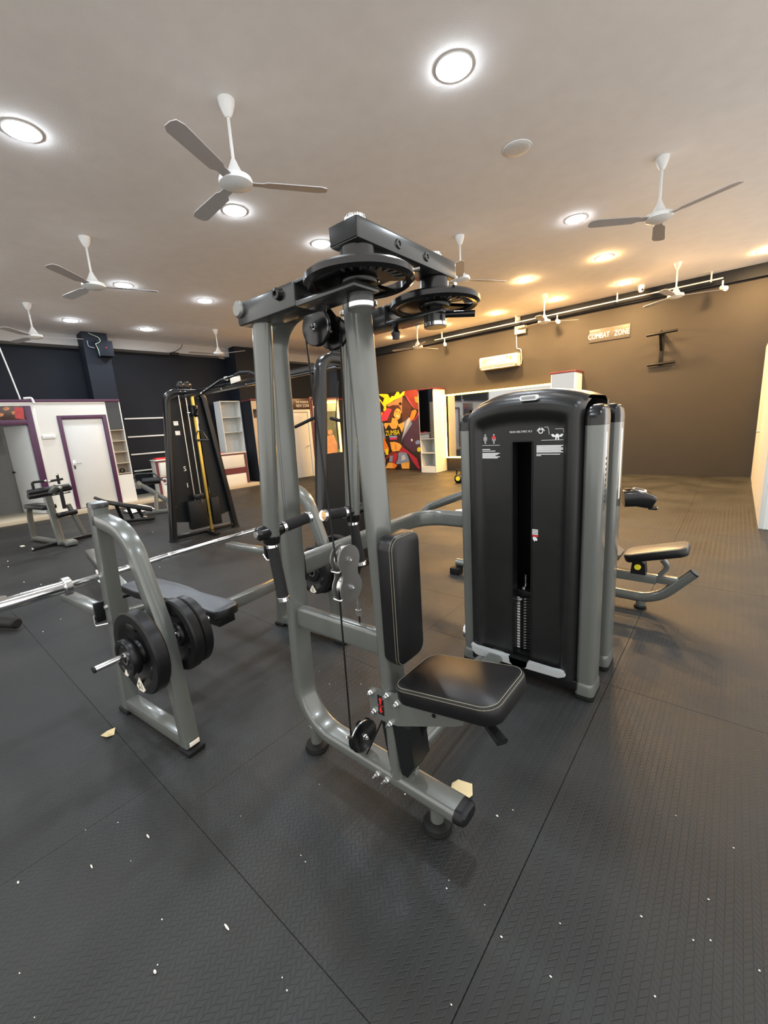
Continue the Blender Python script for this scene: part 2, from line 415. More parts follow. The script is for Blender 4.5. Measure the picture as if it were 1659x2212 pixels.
# end shelf of the partition
es = thing('open_shelf', 'narrow open shelf built into the partition end', 'shelf', LW(PF - .2, 2.84, .1), -LA)
mb = MB(LM); mb.bb(PF - .30, PF - .28, 2.70, 2.97, .1, 1.78)
O('back_panel', mb, BEIGE, es)
O('side_panel', MB(LM).bb(PF - .32, PF, 2.97, 2.99, .1, 2.40), WHITE, es)
O('lower_panel', MB(LM).bb(PF - .28, PF - .002, 2.70, 2.97, .1, .74), WHITE, es)
for z in (.76, 1.0, 1.26, 1.51, 1.76): O('shelf_board', MB(LM).bb(PF - .28, PF - .004, 2.70, 2.97, z, z + .018), BEIGE, es)
O('dark_panel', MB(LM).bb(PF - .06, PF - .03, 2.70, 2.97, 1.79, 2.40), GLASSB, es)
tag(O('tape_roll', MB(LM).lathe([(.03, 0), (.055, 0), (.055, .05), (.03, .05), (.03, 0)], (PF - .10, 2.80, .835), (1, .2, 0), 18), BLKM), 'small black roll on the open shelf', 'roll')
# ---------------------------------------------------------------- left wall: rails, counter, shelf unit
rk = thing('wall_rail_rack', 'four thin white display rails on the black left wall', 'rack', LW(-12.3, 4.6, .72), -LA)
for z in (2.06, 1.60, 1.15, .72):
    O('rail', MB(LM).bb(-12.3, -12.27, 3.32, 5.58, z - .018, z + .018, .003), FANW, rk)
for s0, z in ((4.33, 2.0), (5.3, 1.98), (5.35, 1.53), (5.42, 1.10), (5.1, 1.98)):
    mb = MB(LM); mb.bb(-12.29, -12.12, s0, s0 + .03, z + .0, z + .035, .003); mb.bb(-12.15, -12.12, s0, s0 + .03, z - .12, z + .03, .003)
    O('rail_hook', mb, FANW, rk)
ct = thing('reception_counter', 'white reception counter with plum band on the raised platform', 'counter', LW(-11.5, 4.75, .1), -LA)
O('body', MB(LM).bb(-11.62, -11.24, 3.55, 5.95, .10, .97), WHITE, ct)
mb = MB(LM); mb.bb(-11.64, -11.21, 3.53, 5.97, .97, 1.0, .004); O('counter_top', mb, WHITE, ct)
O('plum_band', MB(LM).bb(-11.24, -11.228, 3.60, 5.90, .40, .57), PLUM, ct)
for s0 in (3.535, 5.90): O('edge_trim', MB(LM).bb(-11.25, -11.222, s0, s0 + .055, .10, .97), PLUM, ct)
O('edge_trim', MB(LM).bb(-11.24, -11.222, 3.59, 5.90, .935, .97), PLUM, ct)
for z0, z1 in ((.60, .925), (.13, .38)): O('front_panel', MB(LM).bb(-11.24, -11.222, 3.62, 5.88, z0, z1, .004), WHITE, ct)
tag(O('red_folder', MB(LM).box((-11.45, 3.75, 1.02), (.22, .3, .04), .004), RED), 'red folder on the left end of the reception counter', 'folder')
tag(O('pink_folder', MB(LM).box((-11.42, 5.2, 1.015), (.24, .32, .03), .004), mat('pink_card', (.5, .12, .14), .6)), 'pink folder near the right end of the reception counter', 'folder')
su = thing('shelf_unit', 'tall white open shelf unit behind the reception counter', 'shelf', LW(-11.85, 5.9, .1), -LA)
for s0, s1 in ((5.60, 5.62), (6.19, 6.21)): O('side_panel', MB(LM).bb(-12.05, -11.67, s0, s1, .1, 2.42), WHITE, su)
O('back_panel', MB(LM).bb(-12.06, -12.04, 5.62, 6.19, .1, 2.42), WHITE, su)
for z in (.12, .97, 1.55, 1.97): O('shelf_board', MB(LM).bb(-12.04, -11.68, 5.62, 6.19, z, z + .02), WHITE, su)
O('top_board', MB(LM).bb(-12.06, -11.67, 5.60, 6.21, 2.42, 2.44), WHITE, su)
# second partition: dark end, door to the new zone, lit display panel
mb = MB(LM)
for s0, s1, z0, z1 in ((6.235, 7.40, 0, 2.40), (7.40, 8.25, 2.12, 2.40), (8.25, 8.42, 0, 2.40)): mb.bb(-11.6, -11.1, s0, s1, z0, z1)
mb.bb(-11.6, -11.1, 8.42, 10.95, 0, 2.40)
p2 = O('wall_partition', mb, BLACKWALL, kind='structure')
O('cornice', MB(LM).bb(-11.62, -11.08, 6.215, 10.95, 2.40, 2.45, .004), PLUM, p2)
O('cream_panel', MB(LM).bb(-11.1, -11.085, 6.24, 7.36, .02, 2.39), BEIGE, p2)
O('light_strip', MB(LM).bb(-11.085, -11.06, 6.62, 6.66, .5, 2.3), LED, p2)
O('dark_pane', MB(LM).bb(-11.085, -11.078, 6.27, 6.52, 1.92, 2.16), GLASSB, p2)
d3 = thing('door_3', None, None, LW(-11.1, 7.8, 0), -LA, kind='structure')
mb = MB(LM)
for s0, s1, z0, z1 in ((7.36, 7.44, 0, 2.12), (8.16, 8.26, 0, 2.12), (7.44, 8.16, 2.04, 2.12)): mb.bb(-11.16, -11.08, s0, s1, z0, z1, .004)
O('door_frame', mb, WHITE, d3)
O('door_leaf', MB(LM).bb(-11.15, -11.11, 7.445, 8.155, .01, 2.035, .003), WDOOR, d3)
O('plum_jamb', MB(LM).bb(-11.14, -11.06, 8.26, 8.42, 0, 2.50, .004), PLUM, d3)
mb = MB(LM); mb.cyl((-11.11, 8.09, 1.0), (-11.05, 8.09, 1.0), .012, 10); mb.tube([(-11.055, 8.09, 1.0), (-11.055, 7.99, 1.0)], .010, 8)
O('door_handle', mb, STEEL, d3)
sg = thing('door_sign', 'dark sign with white lettering over the white door', 'sign', LW(-11.09, 7.8, 2.14), -LA)
O('panel', MB(LM).bb(-11.1, -11.075, 7.36, 8.25, 2.14, 2.44, .003), mat('sign_brown', (.045, .022, .018), .4, var=.7, scale=8), sg)
TRL = (pi / 2, 0, pi / 2 - LA)
text('lettering', 'THE WARRIOR', .10, LW(-11.072, 7.98, 2.34), TRL, WPRINT, sg, sx=.72)
text('lettering', 'NEW ZONE', .13, LW(-11.072, 7.99, 2.23), TRL, WPRINT, sg, sx=.72)
DA = R(63); DM = Matrix.Translation((-9.45, 8.25, 0)) @ Matrix.Rotation(DA, 4, 'Z')
dp = thing('display_panel', 'yellow lit display panel with a photo poster beside the white door', 'panel', DM @ Vector((.39, .06, 0)), DA)
O('case', MB(DM).bb(0, .80, 0, .12, 0, 2.32, .006), BEIGE, dp)
O('top_trim', MB(DM).bb(-.01, .81, -.01, .13, 2.32, 2.36, .004), PLUM, dp)
O('edge_trim', MB(DM).bb(-.02, .012, -.006, .12, .62, 2.32, .003), PLUM, dp)
O('photo', MB(DM).bb(.05, .72, -.008, 0, .55, 1.98), mat('photo_print', (.11, .12, .05), .35, var=.95, scale=3.2), dp)
mb = MB(DM)
mb.prism([(-.12, 0), (.16, 0), (.2, .42), (.12, .68), (-.08, .66), (-.14, .3)], (.44, -.011, .62), (1, 0, 0), (0, 0, 1), .003)
mb.prism(circ(.075, 12), (.46, -.011, 1.38), (1, 0, 0), (0, 0, 1), .003)
O('figure_print', mb, mat('figure_print', (.52, .24, .09), .4, var=.6, scale=9), dp)
O('light_strip', MB(DM).bb(.03, .76, -.02, 0, 2.22, 2.25), LED, dp)
O('light_strip', MB(DM).bb(.745, .765, -.02, 0, .2, 2.22), LED, dp)
# black box, wires and floodlight near the ceiling
jb = thing('wall_box', 'black box mounted high on the black column', 'box', LW(-11.4, 2.93, 3.42), -LA)
O('case', MB(LM).bb(-11.5, -11.3, 2.80, 3.10, 3.41, 3.74, .006), BLACKWALL, jb)
O('indicator', MB(LM).bb(-11.302, -11.296, 2.955, 2.975, 3.58, 3.60), RED, jb)
mb = MB(LM); mb.tube(fillet([(-11.45, 2.70, 3.90), (-11.30, 2.84, 3.80), (-11.28, 2.88, 3.72), (-11.28, 2.80, 3.66), (-11.28, 2.76, 3.66), (-11.29, 2.80, 3.52), (-11.31, 2.81, 3.40)], .06), .005, 8)
O('loose_wire', mb, mat('wire_green', (.50, .60, .42), .5), jb)
mb = MB(LM); mb.tube(fillet([(-11.47, 2.66, 3.74), (-11.47, 2.66, 3.62), (-11.40, 2.76, 3.58)], .05), .007, 8)
O('loose_wire', mb, mat('wire_grey', (.25, .27, .33), .5), jb)
fl = thing('floodlight', 'small dark floodlight on the bulkhead above the black wall', 'lamp', LW(-11.95, 4.7, 3.66), -LA)
mb = MB(LM); mb.box((-11.88, 4.66, 3.66), (.10, .20, .07), .008); O('housing', mb, BLKM, fl)
O('bracket', MB(LM).tube([(-11.95, 4.58, 3.72), (-11.88, 4.58, 3.66)], .008, 8), STEEL, fl)
O('cable', MB(LM).tube(fillet([(-11.90, 4.60, 3.69), (-11.90, 4.72, 3.74), (-11.88, 4.86, 3.83), (-11.86, 4.90, 3.93)], .05), .007, 8), BLKM, fl)
sp = thing('paper_sheet', 'crumpled white sheet lying behind the black bench', 'paper', (-9.75, 3.35, 0))
mb = MB(); vs = []; fs = []; n = 8
for i in range(n):
    for j in range(n):
        x = -10.05 + .48 * i / (n - 1); y = 3.12 + .50 * j / (n - 1)
        vs.append((x, y, .006 + .16 * max(0, 1 - abs(i - 3.2) / 4) * max(0, 1 - abs(j - 3.5) / 4.5) + .008 * ((i * 3 + j * 5) % 4)))
for i in range(n - 1):
    for j in range(n - 1): fs.append((i * n + j, (i + 1) * n + j, (i + 1) * n + j + 1, i * n + j + 1))
mb.add(vs, fs); O('sheet', mb, WPRINT, sp)

# ---------------------------------------------------------------- right wall
RW = 11.08
TR = (pi / 2, 0, 0)
ps = thing('wall_poster', 'colourful dancer poster on the brown right wall', 'poster', (-8.5, RW, .02))
O('panel', MB().bb(-9.60, -7.66, RW - .035, RW, .02, 2.50), mat('poster_black', (.022, .012, .014), .4, var=.5, scale=4), ps)
PC = {'black': (.022, .012, .014), 'yellow': (.80, .68, .02), 'darkred': (.20, .030, .022), 'pink': (.62, .055, .10), 'brown': (.40, .20, .085), 'darkbrown': (.085, .030, .020),
      'orange': (.80, .20, .025), 'purple': (.055, .020, .065), 'blue': (.20, .30, .55), 'white': (.80, .75, .66), 'skin': (.82, .38, .075), 'denim': (.20, .27, .42), 'pale': (.50, .50, .52), 'magenta': (.55, .03, .12), 'red': (.42, .018, .045)}
PM = {k: mat('poster_' + k, v, .4, var=.35, scale=7) for k, v in PC.items()}
POLY = [('black', [(-9.34, 2.58), (-7.64, 2.52), (-7.64, -0.0), (-9.29, -0.03)]), ('yellow', [(-9.28, 2.51), (-9.15, 2.53), (-8.88, 2.46), (-8.8, 2.33), (-8.71, 2.39), (-8.63, 2.37), (-8.51, 2.5), (-8.43, 2.51), (-8.39, 2.4), (-8.26, 2.48), (-8.16, 2.52), (-8.08, 2.51), (-8.1, 2.45), (-8.31, 2.33), (-8.64, 2.25), (-8.98, 2.12), (-8.98, 1.93), (-9.12, 1.93), (-9.08, 2.07), (-9.21, 2.25), (-9.33, 2.31), (-9.34, 2.42), (-9.27, 2.39), (-9.12, 2.21), (-9.04, 2.35), (-9.26, 2.47)]), ('darkred', [(-8.19, 2.51), (-7.64, 2.51), (-7.65, 1.86), (-7.9, 1.96), (-8.11, 2.27), (-8.22, 2.37)]), ('pink', [(-8.18, 2.38), (-8.09, 2.3), (-7.89, 2.01), (-7.85, 1.93), (-7.96, 2.04), (-8.08, 2.19)]), ('brown', [(-9.0, 2.13), (-8.29, 2.33), (-8.31, 1.81), (-8.61, 1.9)]), ('darkbrown', [(-8.29, 2.34), (-7.96, 2.01), (-7.99, 1.81), (-8.19, 1.55), (-8.33, 1.54), (-8.35, 1.73)]), ('black', [(-8.45, 2.14), (-8.38, 2.17), (-8.33, 2.13), (-8.32, 2.08), (-8.39, 2.07), (-8.45, 2.1)]), ('orange', [(-9.3, 1.9), (-9.13, 1.91), (-9.15, 1.78), (-9.29, 1.73)]), ('orange', [(-9.31, 1.25), (-9.2, 1.22), (-9.11, 0.97), (-8.97, 0.7), (-9.01, 0.48), (-9.12, 0.48), (-9.14, 0.58), (-9.29, 0.57)]), ('purple', [(-7.96, 1.55), (-7.65, 1.78), (-7.67, 0.72), (-7.82, 0.59), (-7.99, 0.57), (-8.31, 0.8), (-8.36, 1.07), (-8.17, 1.34)]), ('blue', [(-7.87, 0.89), (-7.77, 0.95), (-7.69, 0.92), (-7.71, 0.83), (-7.84, 0.81)]), ('white', [(-8.04, 0.97), (-7.99, 1.0), (-7.96, 0.94), (-8.01, 0.9)]), ('pink', [(-9.31, 1.69), (-9.11, 1.88), (-8.92, 2.03), (-8.71, 2.02), (-8.79, 1.84), (-8.9, 1.63), (-9.17, 1.6)]), ('darkbrown', [(-8.97, 2.04), (-8.7, 2.1), (-8.46, 2.08), (-8.37, 1.94), (-8.39, 1.89), (-8.57, 1.98), (-8.69, 1.83), (-8.73, 1.7), (-8.8, 1.54), (-8.99, 1.58), (-8.89, 1.76), (-8.74, 1.97)]), ('skin', [(-8.63, 1.91), (-8.52, 1.99), (-8.4, 1.94), (-8.38, 1.84), (-8.42, 1.68), (-8.52, 1.61), (-8.61, 1.66), (-8.69, 1.78)]), ('darkbrown', [(-8.59, 1.9), (-8.53, 1.88), (-8.53, 1.86), (-8.6, 1.88)]), ('darkbrown', [(-8.47, 1.86), (-8.4, 1.84), (-8.41, 1.82), (-8.47, 1.84)]), ('white', [(-8.59, 1.78), (-8.47, 1.73), (-8.5, 1.7), (-8.57, 1.74)]), ('skin', [(-8.74, 1.7), (-8.61, 1.66), (-8.54, 1.61), (-8.5, 1.47), (-8.26, 1.55), (-8.27, 1.41), (-8.38, 1.21), (-8.47, 1.4), (-8.58, 1.34), (-8.79, 1.34), (-8.91, 1.49), (-9.05, 1.33), (-9.12, 1.5), (-9.08, 1.55), (-8.81, 1.53)]), ('denim', [(-9.31, 1.64), (-9.14, 1.56), (-9.13, 1.28), (-9.07, 0.99), (-9.13, 1.03), (-9.25, 1.27), (-9.31, 1.45)]), ('denim', [(-8.26, 1.54), (-8.05, 1.68), (-7.95, 1.46), (-8.13, 1.27), (-8.4, 0.97), (-8.46, 0.85), (-8.32, 1.21)]), ('pale', [(-8.15, 1.59), (-8.05, 1.67), (-8.01, 1.59), (-8.12, 1.43), (-8.25, 1.23), (-8.36, 1.06), (-8.24, 1.38)]), ('orange', [(-8.03, 1.66), (-7.94, 1.86), (-7.81, 1.9), (-7.75, 1.83), (-7.86, 1.62), (-7.99, 1.55)]), ('orange', [(-7.82, 2.28), (-7.67, 2.28), (-7.66, 2.06), (-7.78, 2.12)]), ('magenta', [(-7.96, 1.54), (-7.82, 1.61), (-7.65, 1.86), (-7.66, 1.76), (-7.83, 1.57)]), ('black', [(-8.89, 1.5), (-8.86, 1.35), (-8.72, 1.32), (-8.58, 1.35), (-8.53, 1.47), (-8.45, 1.28), (-8.39, 1.17), (-8.48, 0.86), (-8.68, 0.92), (-9.04, 0.93), (-9.01, 1.11), (-9.06, 1.19), (-8.97, 1.36)]), ('blue', [(-8.91, 1.12), (-8.59, 1.11), (-8.59, 1.05), (-8.91, 1.05)]), ('magenta', [(-8.91, 1.05), (-8.59, 1.05), (-8.6, 0.99), (-8.88, 0.98)]), ('skin', [(-8.9, 0.91), (-8.68, 0.91), (-8.48, 0.85), (-8.4, 0.76), (-8.53, 0.61), (-8.81, 0.59), (-8.86, 0.67)]), ('orange', [(-8.7, 0.88), (-8.65, 0.88), (-8.63, 0.66), (-8.69, 0.62)]), ('red', [(-8.38, 0.75), (-8.18, 0.61), (-7.83, 0.37), (-7.7, 0.0), (-7.8, 0.0), (-8.0, 0.26), (-8.16, 0.52), (-8.57, 0.57), (-8.49, 0.64)]), ('darkred', [(-8.85, 0.58), (-8.58, 0.57), (-8.61, 0.35), (-8.76, 0.1), (-8.85, 0.15), (-8.86, 0.41), (-9.24, 0.31), (-8.99, 0.49)]), ('red', [(-8.77, 0.52), (-8.62, 0.52), (-8.65, 0.35), (-8.78, 0.13), (-8.83, 0.18)]), ('denim', [(-8.57, 0.55), (-8.39, 0.57), (-8.22, 0.53), (-8.12, 0.28), (-8.56, 0.17), (-8.7, 0.18), (-8.59, 0.35)]), ('pale', [(-8.44, 0.46), (-8.3, 0.48), (-8.27, 0.34), (-8.45, 0.28)]), ('denim', [(-8.93, 0.45), (-8.81, 0.46), (-8.84, 0.25), (-8.99, 0.24)]), ('skin', [(-9.04, 0.22), (-8.86, 0.22), (-8.63, 0.14), (-8.75, -0.0), (-9.16, -0.01)]), ('skin', [(-8.49, 0.2), (-8.12, 0.26), (-8.14, 0.01), (-8.45, -0.0)]), ('orange', [(-8.84, 0.2), (-8.63, 0.14), (-8.75, -0.0), (-8.84, -0.0)]), ('yellow', [(-7.8, 0.67), (-7.73, 0.73), (-7.65, 0.7), (-7.65, 0.61), (-7.72, 0.57), (-7.79, 0.59)]), ('yellow', [(-9.12, 0.66), (-9.02, 0.7), (-8.97, 0.65), (-9.02, 0.48), (-9.11, 0.49)]), ('red', [(-9.24, 0.34), (-9.11, 0.36), (-9.14, 0.18), (-9.24, 0.13)])]
keys = list(PC)
mb = MB()
for k, (c, pl) in enumerate(POLY):
    mb.cur = keys.index(c); y = RW - .036 - .0006 * k; n = len(pl)
    mb.add([(x, y, max(.025, min(2.495, z))) for x, z in pl], [tuple(range(n))])
O('artwork', mb, [PM[k] for k in keys], ps, smooth=0)
text('lettering', 'ZUMBA', .23, (-8.765, RW - .066, 1.205), (pi / 2, R(-2), 0), PM['yellow'], ps, sx=.78, shear=.1)

def shelf_tower(name, label, x0, x1, y0, shelves):
    t = thing(name, label, 'cabinet', ((x0 + x1) / 2, (y0 + RW) / 2, 0)); y1 = RW - .005
    for a in (x0, x1 - .025): O('side_panel', MB().bb(a, a + .025, y0, y1, 0, 2.40, .003), WHITE, t)
    O('back_panel', MB().bb(x0 + .025, x1 - .025, y1 - .02, y1, 0, 2.40), WHITE, t)
    O('plinth', MB().bb(x0 + .025, x1 - .025, y0, y0 + .03, 0, .16), WHITE, t)
    for z in (.16, .57, .99): O('shelf_board', MB().bb(x0 + .025, x1 - .025, y0, y1 - .02, z, z + .022), WHITE, t)
    O('mirror_door', MB().bb(x0 + .02, x1 - .02, y0 - .004, y0 + .014, 1.012, 2.395), MIRROR, t)
    O('top_board', MB().bb(x0 - .02, x1 + .02, y0 - .02, y1, 2.40, 2.44, .004), PLUM, t); return t
shelf_tower('mirror_cabinet', 'white cabinet with mirror door and open shelves beside the poster', -7.27, -6.74, 10.45, 1)
shelf_tower('mirror_cabinet', 'white cabinet with mirror door to the right of the lit wall mirror', -3.47, -2.93, 10.50, 1)
wm = thing('wall_mirror', 'wide wall mirror framed by a glowing yellow light strip', 'mirror', (-5.1, RW, .40))
O('glass', MB().bb(-6.62, -3.50, RW - .03, RW - .018, .42, 2.20), MIRROR, wm)
O('backing', MB().bb(-6.60, -3.52, RW - .018, RW, .44, 2.18), BLKM, wm)
for z in (.40, 2.215): O('strip_channel', MB().bb(-6.70, -3.50, RW - .08, RW, z - .012, z + .012), BLKM, wm)
O('strip_channel', MB().bb(-6.69, -6.67, RW - .08, RW, .42, 2.20), BLKM, wm)
for b_ in ((-6.70, -3.50, RW - .11, RW - .08, 2.20, 2.235), (-6.70, -3.50, RW - .11, RW - .08, .385, .42), (-6.70, -6.665, RW - .11, RW - .08, .42, 2.20)):
    O('light_strip', MB().bb(*b_), LED, wm)
ac = thing('air_conditioner', 'white split air conditioner on the brown wall', 'air conditioner', (-4.95, RW, 2.75))
prof = [(0, 0), (.19, 0), (.235, .05), (.235, .27), (.205, .31), (0, .31)]
mb = MB(); mb.prism(prof, (-4.96, RW, 2.765), (0, -1, 0), (0, 0, 1), 1.04); O('body', mb, ACW, ac)
O('front_panel', MB().bb(-5.45, -4.50, RW - .245, RW - .232, 2.835, 3.06, .004), ACW, ac)
O('air_flap', MB().box((-4.97, RW - .215, 2.785), (.92, .012, .06), .004, Euler((R(-42), 0, 0)).to_matrix()), ACW, ac)
mb = MB(); mb.prism([(0, 0), (.10, -.06), (.12, .02), (.30, .05), (.29, .10), (.0, .10)], (-5.42, RW - .246, 2.93), (1, 0, 0), (0, 0, 1), .002); O('sticker', mb, mat('sticker_mauve', (.36, .22, .26), .5, var=.5, scale=30), ac)
mb = MB(); mb.prism([(.045, 0), (0, .05), (-.045, 0), (0, -.05), (-.02, -.03), (-.03, 0), (0, .03), (.03, 0), (0, -.03)], (-4.70, RW - .246, 2.985), (1, 0, 0), (0, 0, 1), .002); O('sticker', mb, BLKM, ac)
O('sticker', MB().bb(-4.63, -4.59, RW - .247, RW - .245, 2.94, 3.02), YELLOW, ac)
bx = thing('stabiliser_box', 'small cream voltage box above the air conditioner', 'box', (-4.42, RW, 3.52))
O('case', MB().bb(-4.56, -4.30, RW - .11, RW, 3.53, 3.72, .008), ACW, bx)
O('top_recess', MB().bb(-4.53, -4.34, RW - .112, RW - .10, 3.665, 3.70), YELLOW, bx)
O('power_cable', MB().tube(fillet([(-4.54, RW - .02, 3.53), (-4.535, RW - .02, 3.2), (-4.42, RW - .02, 3.16), (-4.40, RW - .03, 2.92), (-4.41, RW - .05, 2.80)], .05), .012, 8), ACW, bx)
O('power_cable', MB().tube(fillet([(-4.50, RW - .04, 3.72), (-4.44, RW - .08, 3.83), (-4.30, RW - .08, 3.82), (-4.26, RW - .05, 3.66), (-4.30, RW - .05, 3.60)], .05), .008, 8), ACW, bx)
O('wall_bracket', MB().bb(-4.50, -4.40, RW - .17, RW - .108, 3.83, 3.93, .005), ACW, bx)
sn = thing('zone_sign', 'dark combat zone sign with white capitals on the brown wall', 'sign', (-2.39, RW, 3.05))
O('board', MB().bb(-2.80, -1.97, RW - .02, RW, 3.04, 3.32, .003), mat('sign_board', (.045, .040, .036), .5), sn)
text('lettering', 'COMBAT', .165, (-2.60, RW - .0215, 3.165), TR, LBL, sn, sx=.66)
text('lettering', 'ZONE', .165, (-2.13, RW - .0215, 3.165), TR, LBL, sn, sx=.66)
O('highlight_strip', MB().bb(-2.78, -2.58, RW - .023, RW - .02, 3.285, 3.30), GPRINT, sn)
pb = thing('pull_up_bar', 'black double pull up bar bracket on the brown wall', 'exercise bar', (-1.36, RW, 2.36))
O('wall_plate', MB().bb(-1.40, -1.33, RW - .03, RW, 2.36, 3.04, .004), BLKM, pb)
mb = MB(); mb.box((-1.36, RW - .20, 2.99), (.06, .38, .06), .004); O('arm', mb, BLKM, pb)
mb = MB(); mb.box((-1.36, RW - .20, 2.84), (.05, .46, .05), .004, Euler((R(-48), 0, 0)).to_matrix()); O('brace', mb, BLKM, pb)
O('bar', MB().cyl((-1.60, RW - .38, 2.955), (-1.06, RW - .38, 2.975), .028, 14, bev=.005), BLKM, pb)
O('bar', MB().cyl((-1.60, RW - .06, 2.385), (-1.10, RW - .06, 2.395), .028, 14, bev=.005), BLKM, pb)
pp = thing('ceiling_pipe', 'thin white pipe running high along the brown wall', 'pipe', (-3.6, 10.8, 3.76))
O('pipe', MB().tube([(-6.85, 10.8, 3.765), (-.42, 10.8, 3.79)], .013, 10), FANW, pp)
for x in (-6.6, -4.45, -2.2, -.6): O('pipe_clip', MB().bb(x - .012, x + .012, 10.785, 10.815, 3.76, CZ), FANW, pp)
spot0 = None
for i, (x, la) in enumerate(((-6.52, 'white spotlight under the left end of the white pipe'), (-3.45, 'white spotlight under the middle of the white pipe'), (-.42, 'white spotlight at the right end of the white pipe'))):
    if spot0 is None:
        spot0 = thing('spotlight', la, 'spotlight', (0, 0, 0), 0, 'spotlights on the white pipe')
        O('stem', MB().tube([(0, 0, 0), (0, 0, -.13)], .014, 8), FANW, spot0)
        O('head', MB().cyl((-.02, .03, -.11), (.06, -.08, -.17), .035, 14, .045, bev=.006), FANW, spot0)
        spot0.location = (x, 10.8, 3.745); WM[spot0] = Matrix.Translation(spot0.location)
    else: dup(spot0, (x, 10.8, 3.745), 0, la)
cc = thing('security_camera', 'white dome security camera on the ceiling by the brown wall', 'camera', (-1.72, 10.6, 3.84))
O('base', MB().cyl((-1.72, 10.6, CZ), (-1.72, 10.6, CZ - .06), .06, 18, bev=.006), FANW, cc)
mb = MB(); mb.ball((-1.72, 10.58, CZ - .09), .055, 16); O('dome', mb, FANW, cc)
mb = MB(); mb.cyl((-1.70, 10.54, CZ - .10), (-1.69, 10.52, CZ - .105), .02, 12); O('lens', mb, BLK, cc)
wr = O('wall_side', MB().bb(.34, .48, 6.5, 10.80, 0, 2.42), WHITE, kind='structure')
O('door_trim', MB().bb(.305, .34, 10.0, 10.9, 0, 2.46, .004), WHITE, wr)
O('door_trim', MB().bb(.30, .34, 6.5, 9.93, 0, 2.42, .004), WHITE, wr)
mb = MB(); mb.tube([(.30, 9.1, 1.0), (.26, 9.1, 1.0), (.26, 9.22, 1.0)], .01, 8); O('pull_handle', mb, STEEL, wr)

# ---------------------------------------------------------------- ceiling lights and fans
def downlight(M_, label):
    t = thing('ceiling_downlight', label, 'ceiling light', (0, 0, 0))
    O('rim', MB().lathe([(.121, -.0075), (.128, -.007), (.131, 0), (.118, 0)], (0, 0, 0), (0, 0, 1), 32), FANW, t)
    O('diffuser', MB().lathe([(0, -.019), (.06, -.0185), (.10, -.016), (.117, -.010), (.1225, -.005)], (0, 0, 0), (0, 0, 1), 32), M_, t)
    return t
def put(proto, lst, group):
    for i, (x, y, la) in enumerate(lst):
        o = proto if i == 0 else dup(proto, (0, 0, 0))
        o['label'] = la; o['group'] = group; o.location = (x, y, CZ); WM[o] = Matrix.Translation(o.location)
cool = downlight(LCOOL, 'x')
put(cool, [(-1.75, 3.14, 'largest round white light, nearest at the top of the ceiling'), (-4.52, 1.23, 'round white light at the left edge of the ceiling'),
    (-4.51, 3.08, 'round white light just below the nearest ceiling fan'), (-4.52, 4.38, 'round white light beside the top crossbar of the fly machine'),
    (-1.82, 6.35, 'round white light left of the fan above the weight tower'), (-7.72, 3.04, 'round white light right of the fan over the press rack'),
    (-7.72, 4.40, 'round white light left of the fly machine arm end'), (-10.44, 3.0, 'round white light above the black column box'),
    (-10.41, 4.42, 'round white light above the small floodlight'),  # the rest are unseen lamps added for more light
    (-1.75, 1.15, 'added unseen round white light overhead'), (-1.75, -.8, 'second added unseen round white light overhead'),
    (1.0, 3.14, 'added unseen round white light off to the right'), (1.0, .6, 'second added unseen round white light off to the right'),
    (-4.52, -.8, 'added unseen round white light off to the left'), (-7.72, 1.2, 'second added unseen round white light off to the left')], 'white ceiling downlights')
warm = downlight(LWARM, 'x')
put(warm, [(-1.89, 8.20, 'warm round light nearest to the fan above the weight tower'), (-3.23, 8.25, 'warm round light right of the fan behind the fly machine'),
    (-1.94, 10.11, 'warm round light beside the dome camera'), (-3.28, 10.16, 'warm round light between the air conditioner and the dome camera'),
    (-4.65, 10.13, 'warm round light above the air conditioner'), (-6.16, 10.05, 'warm round light under the rear cam disc'),
    (-7.78, 10.16, 'warm round light above the poster'), (.15, 10.14, 'warm round light at the right edge of the ceiling')], 'warm ceiling downlights')
off = downlight(LOFF, 'unlit grey round light behind the largest white light'); off.location = (-1.79, 4.37, CZ)
tag(off, group='white ceiling downlights')
fan0 = thing('ceiling_fan', 'x', 'fan', (0, 0, 0))
O('canopy', MB().lathe([(0, 0), (.062, 0), (.058, -.03), (.035, -.09), (.018, -.115), (0, -.115)], (0, 0, 0), (0, 0, 1), 24), FANW, fan0)
O('rod', MB().cyl((0, 0, -.10), (0, 0, -.44), .012, 12), FANW, fan0)
O('motor', MB().lathe([(0, -.39), (.018, -.39), (.030, -.42), (.062, -.485), (.075, -.50), (.120, -.515), (.128, -.535), (.124, -.555), (.085, -.575), (.03, -.585), (0, -.585)], (0, 0, 0), (0, 0, 1), 32), FANW, fan0)
for k in range(3):
    q = Matrix.Rotation(2 * pi * k / 3, 4, 'Z')
    O('blade', MB(q @ Matrix.Translation((.1, 0, -.545)) @ Matrix.Rotation(R(9), 4, 'X')).prism([(0, -.035), (.10, -.035), (.14, -.062), (.56, -.072), (.60, -.05), (.61, 0), (.60, .04), (.54, .058), (.14, .05), (.10, .035), (0, .035)], (0, 0, 0), (1, 0, 0), (0, 1, 0), .006), FANB, fan0)
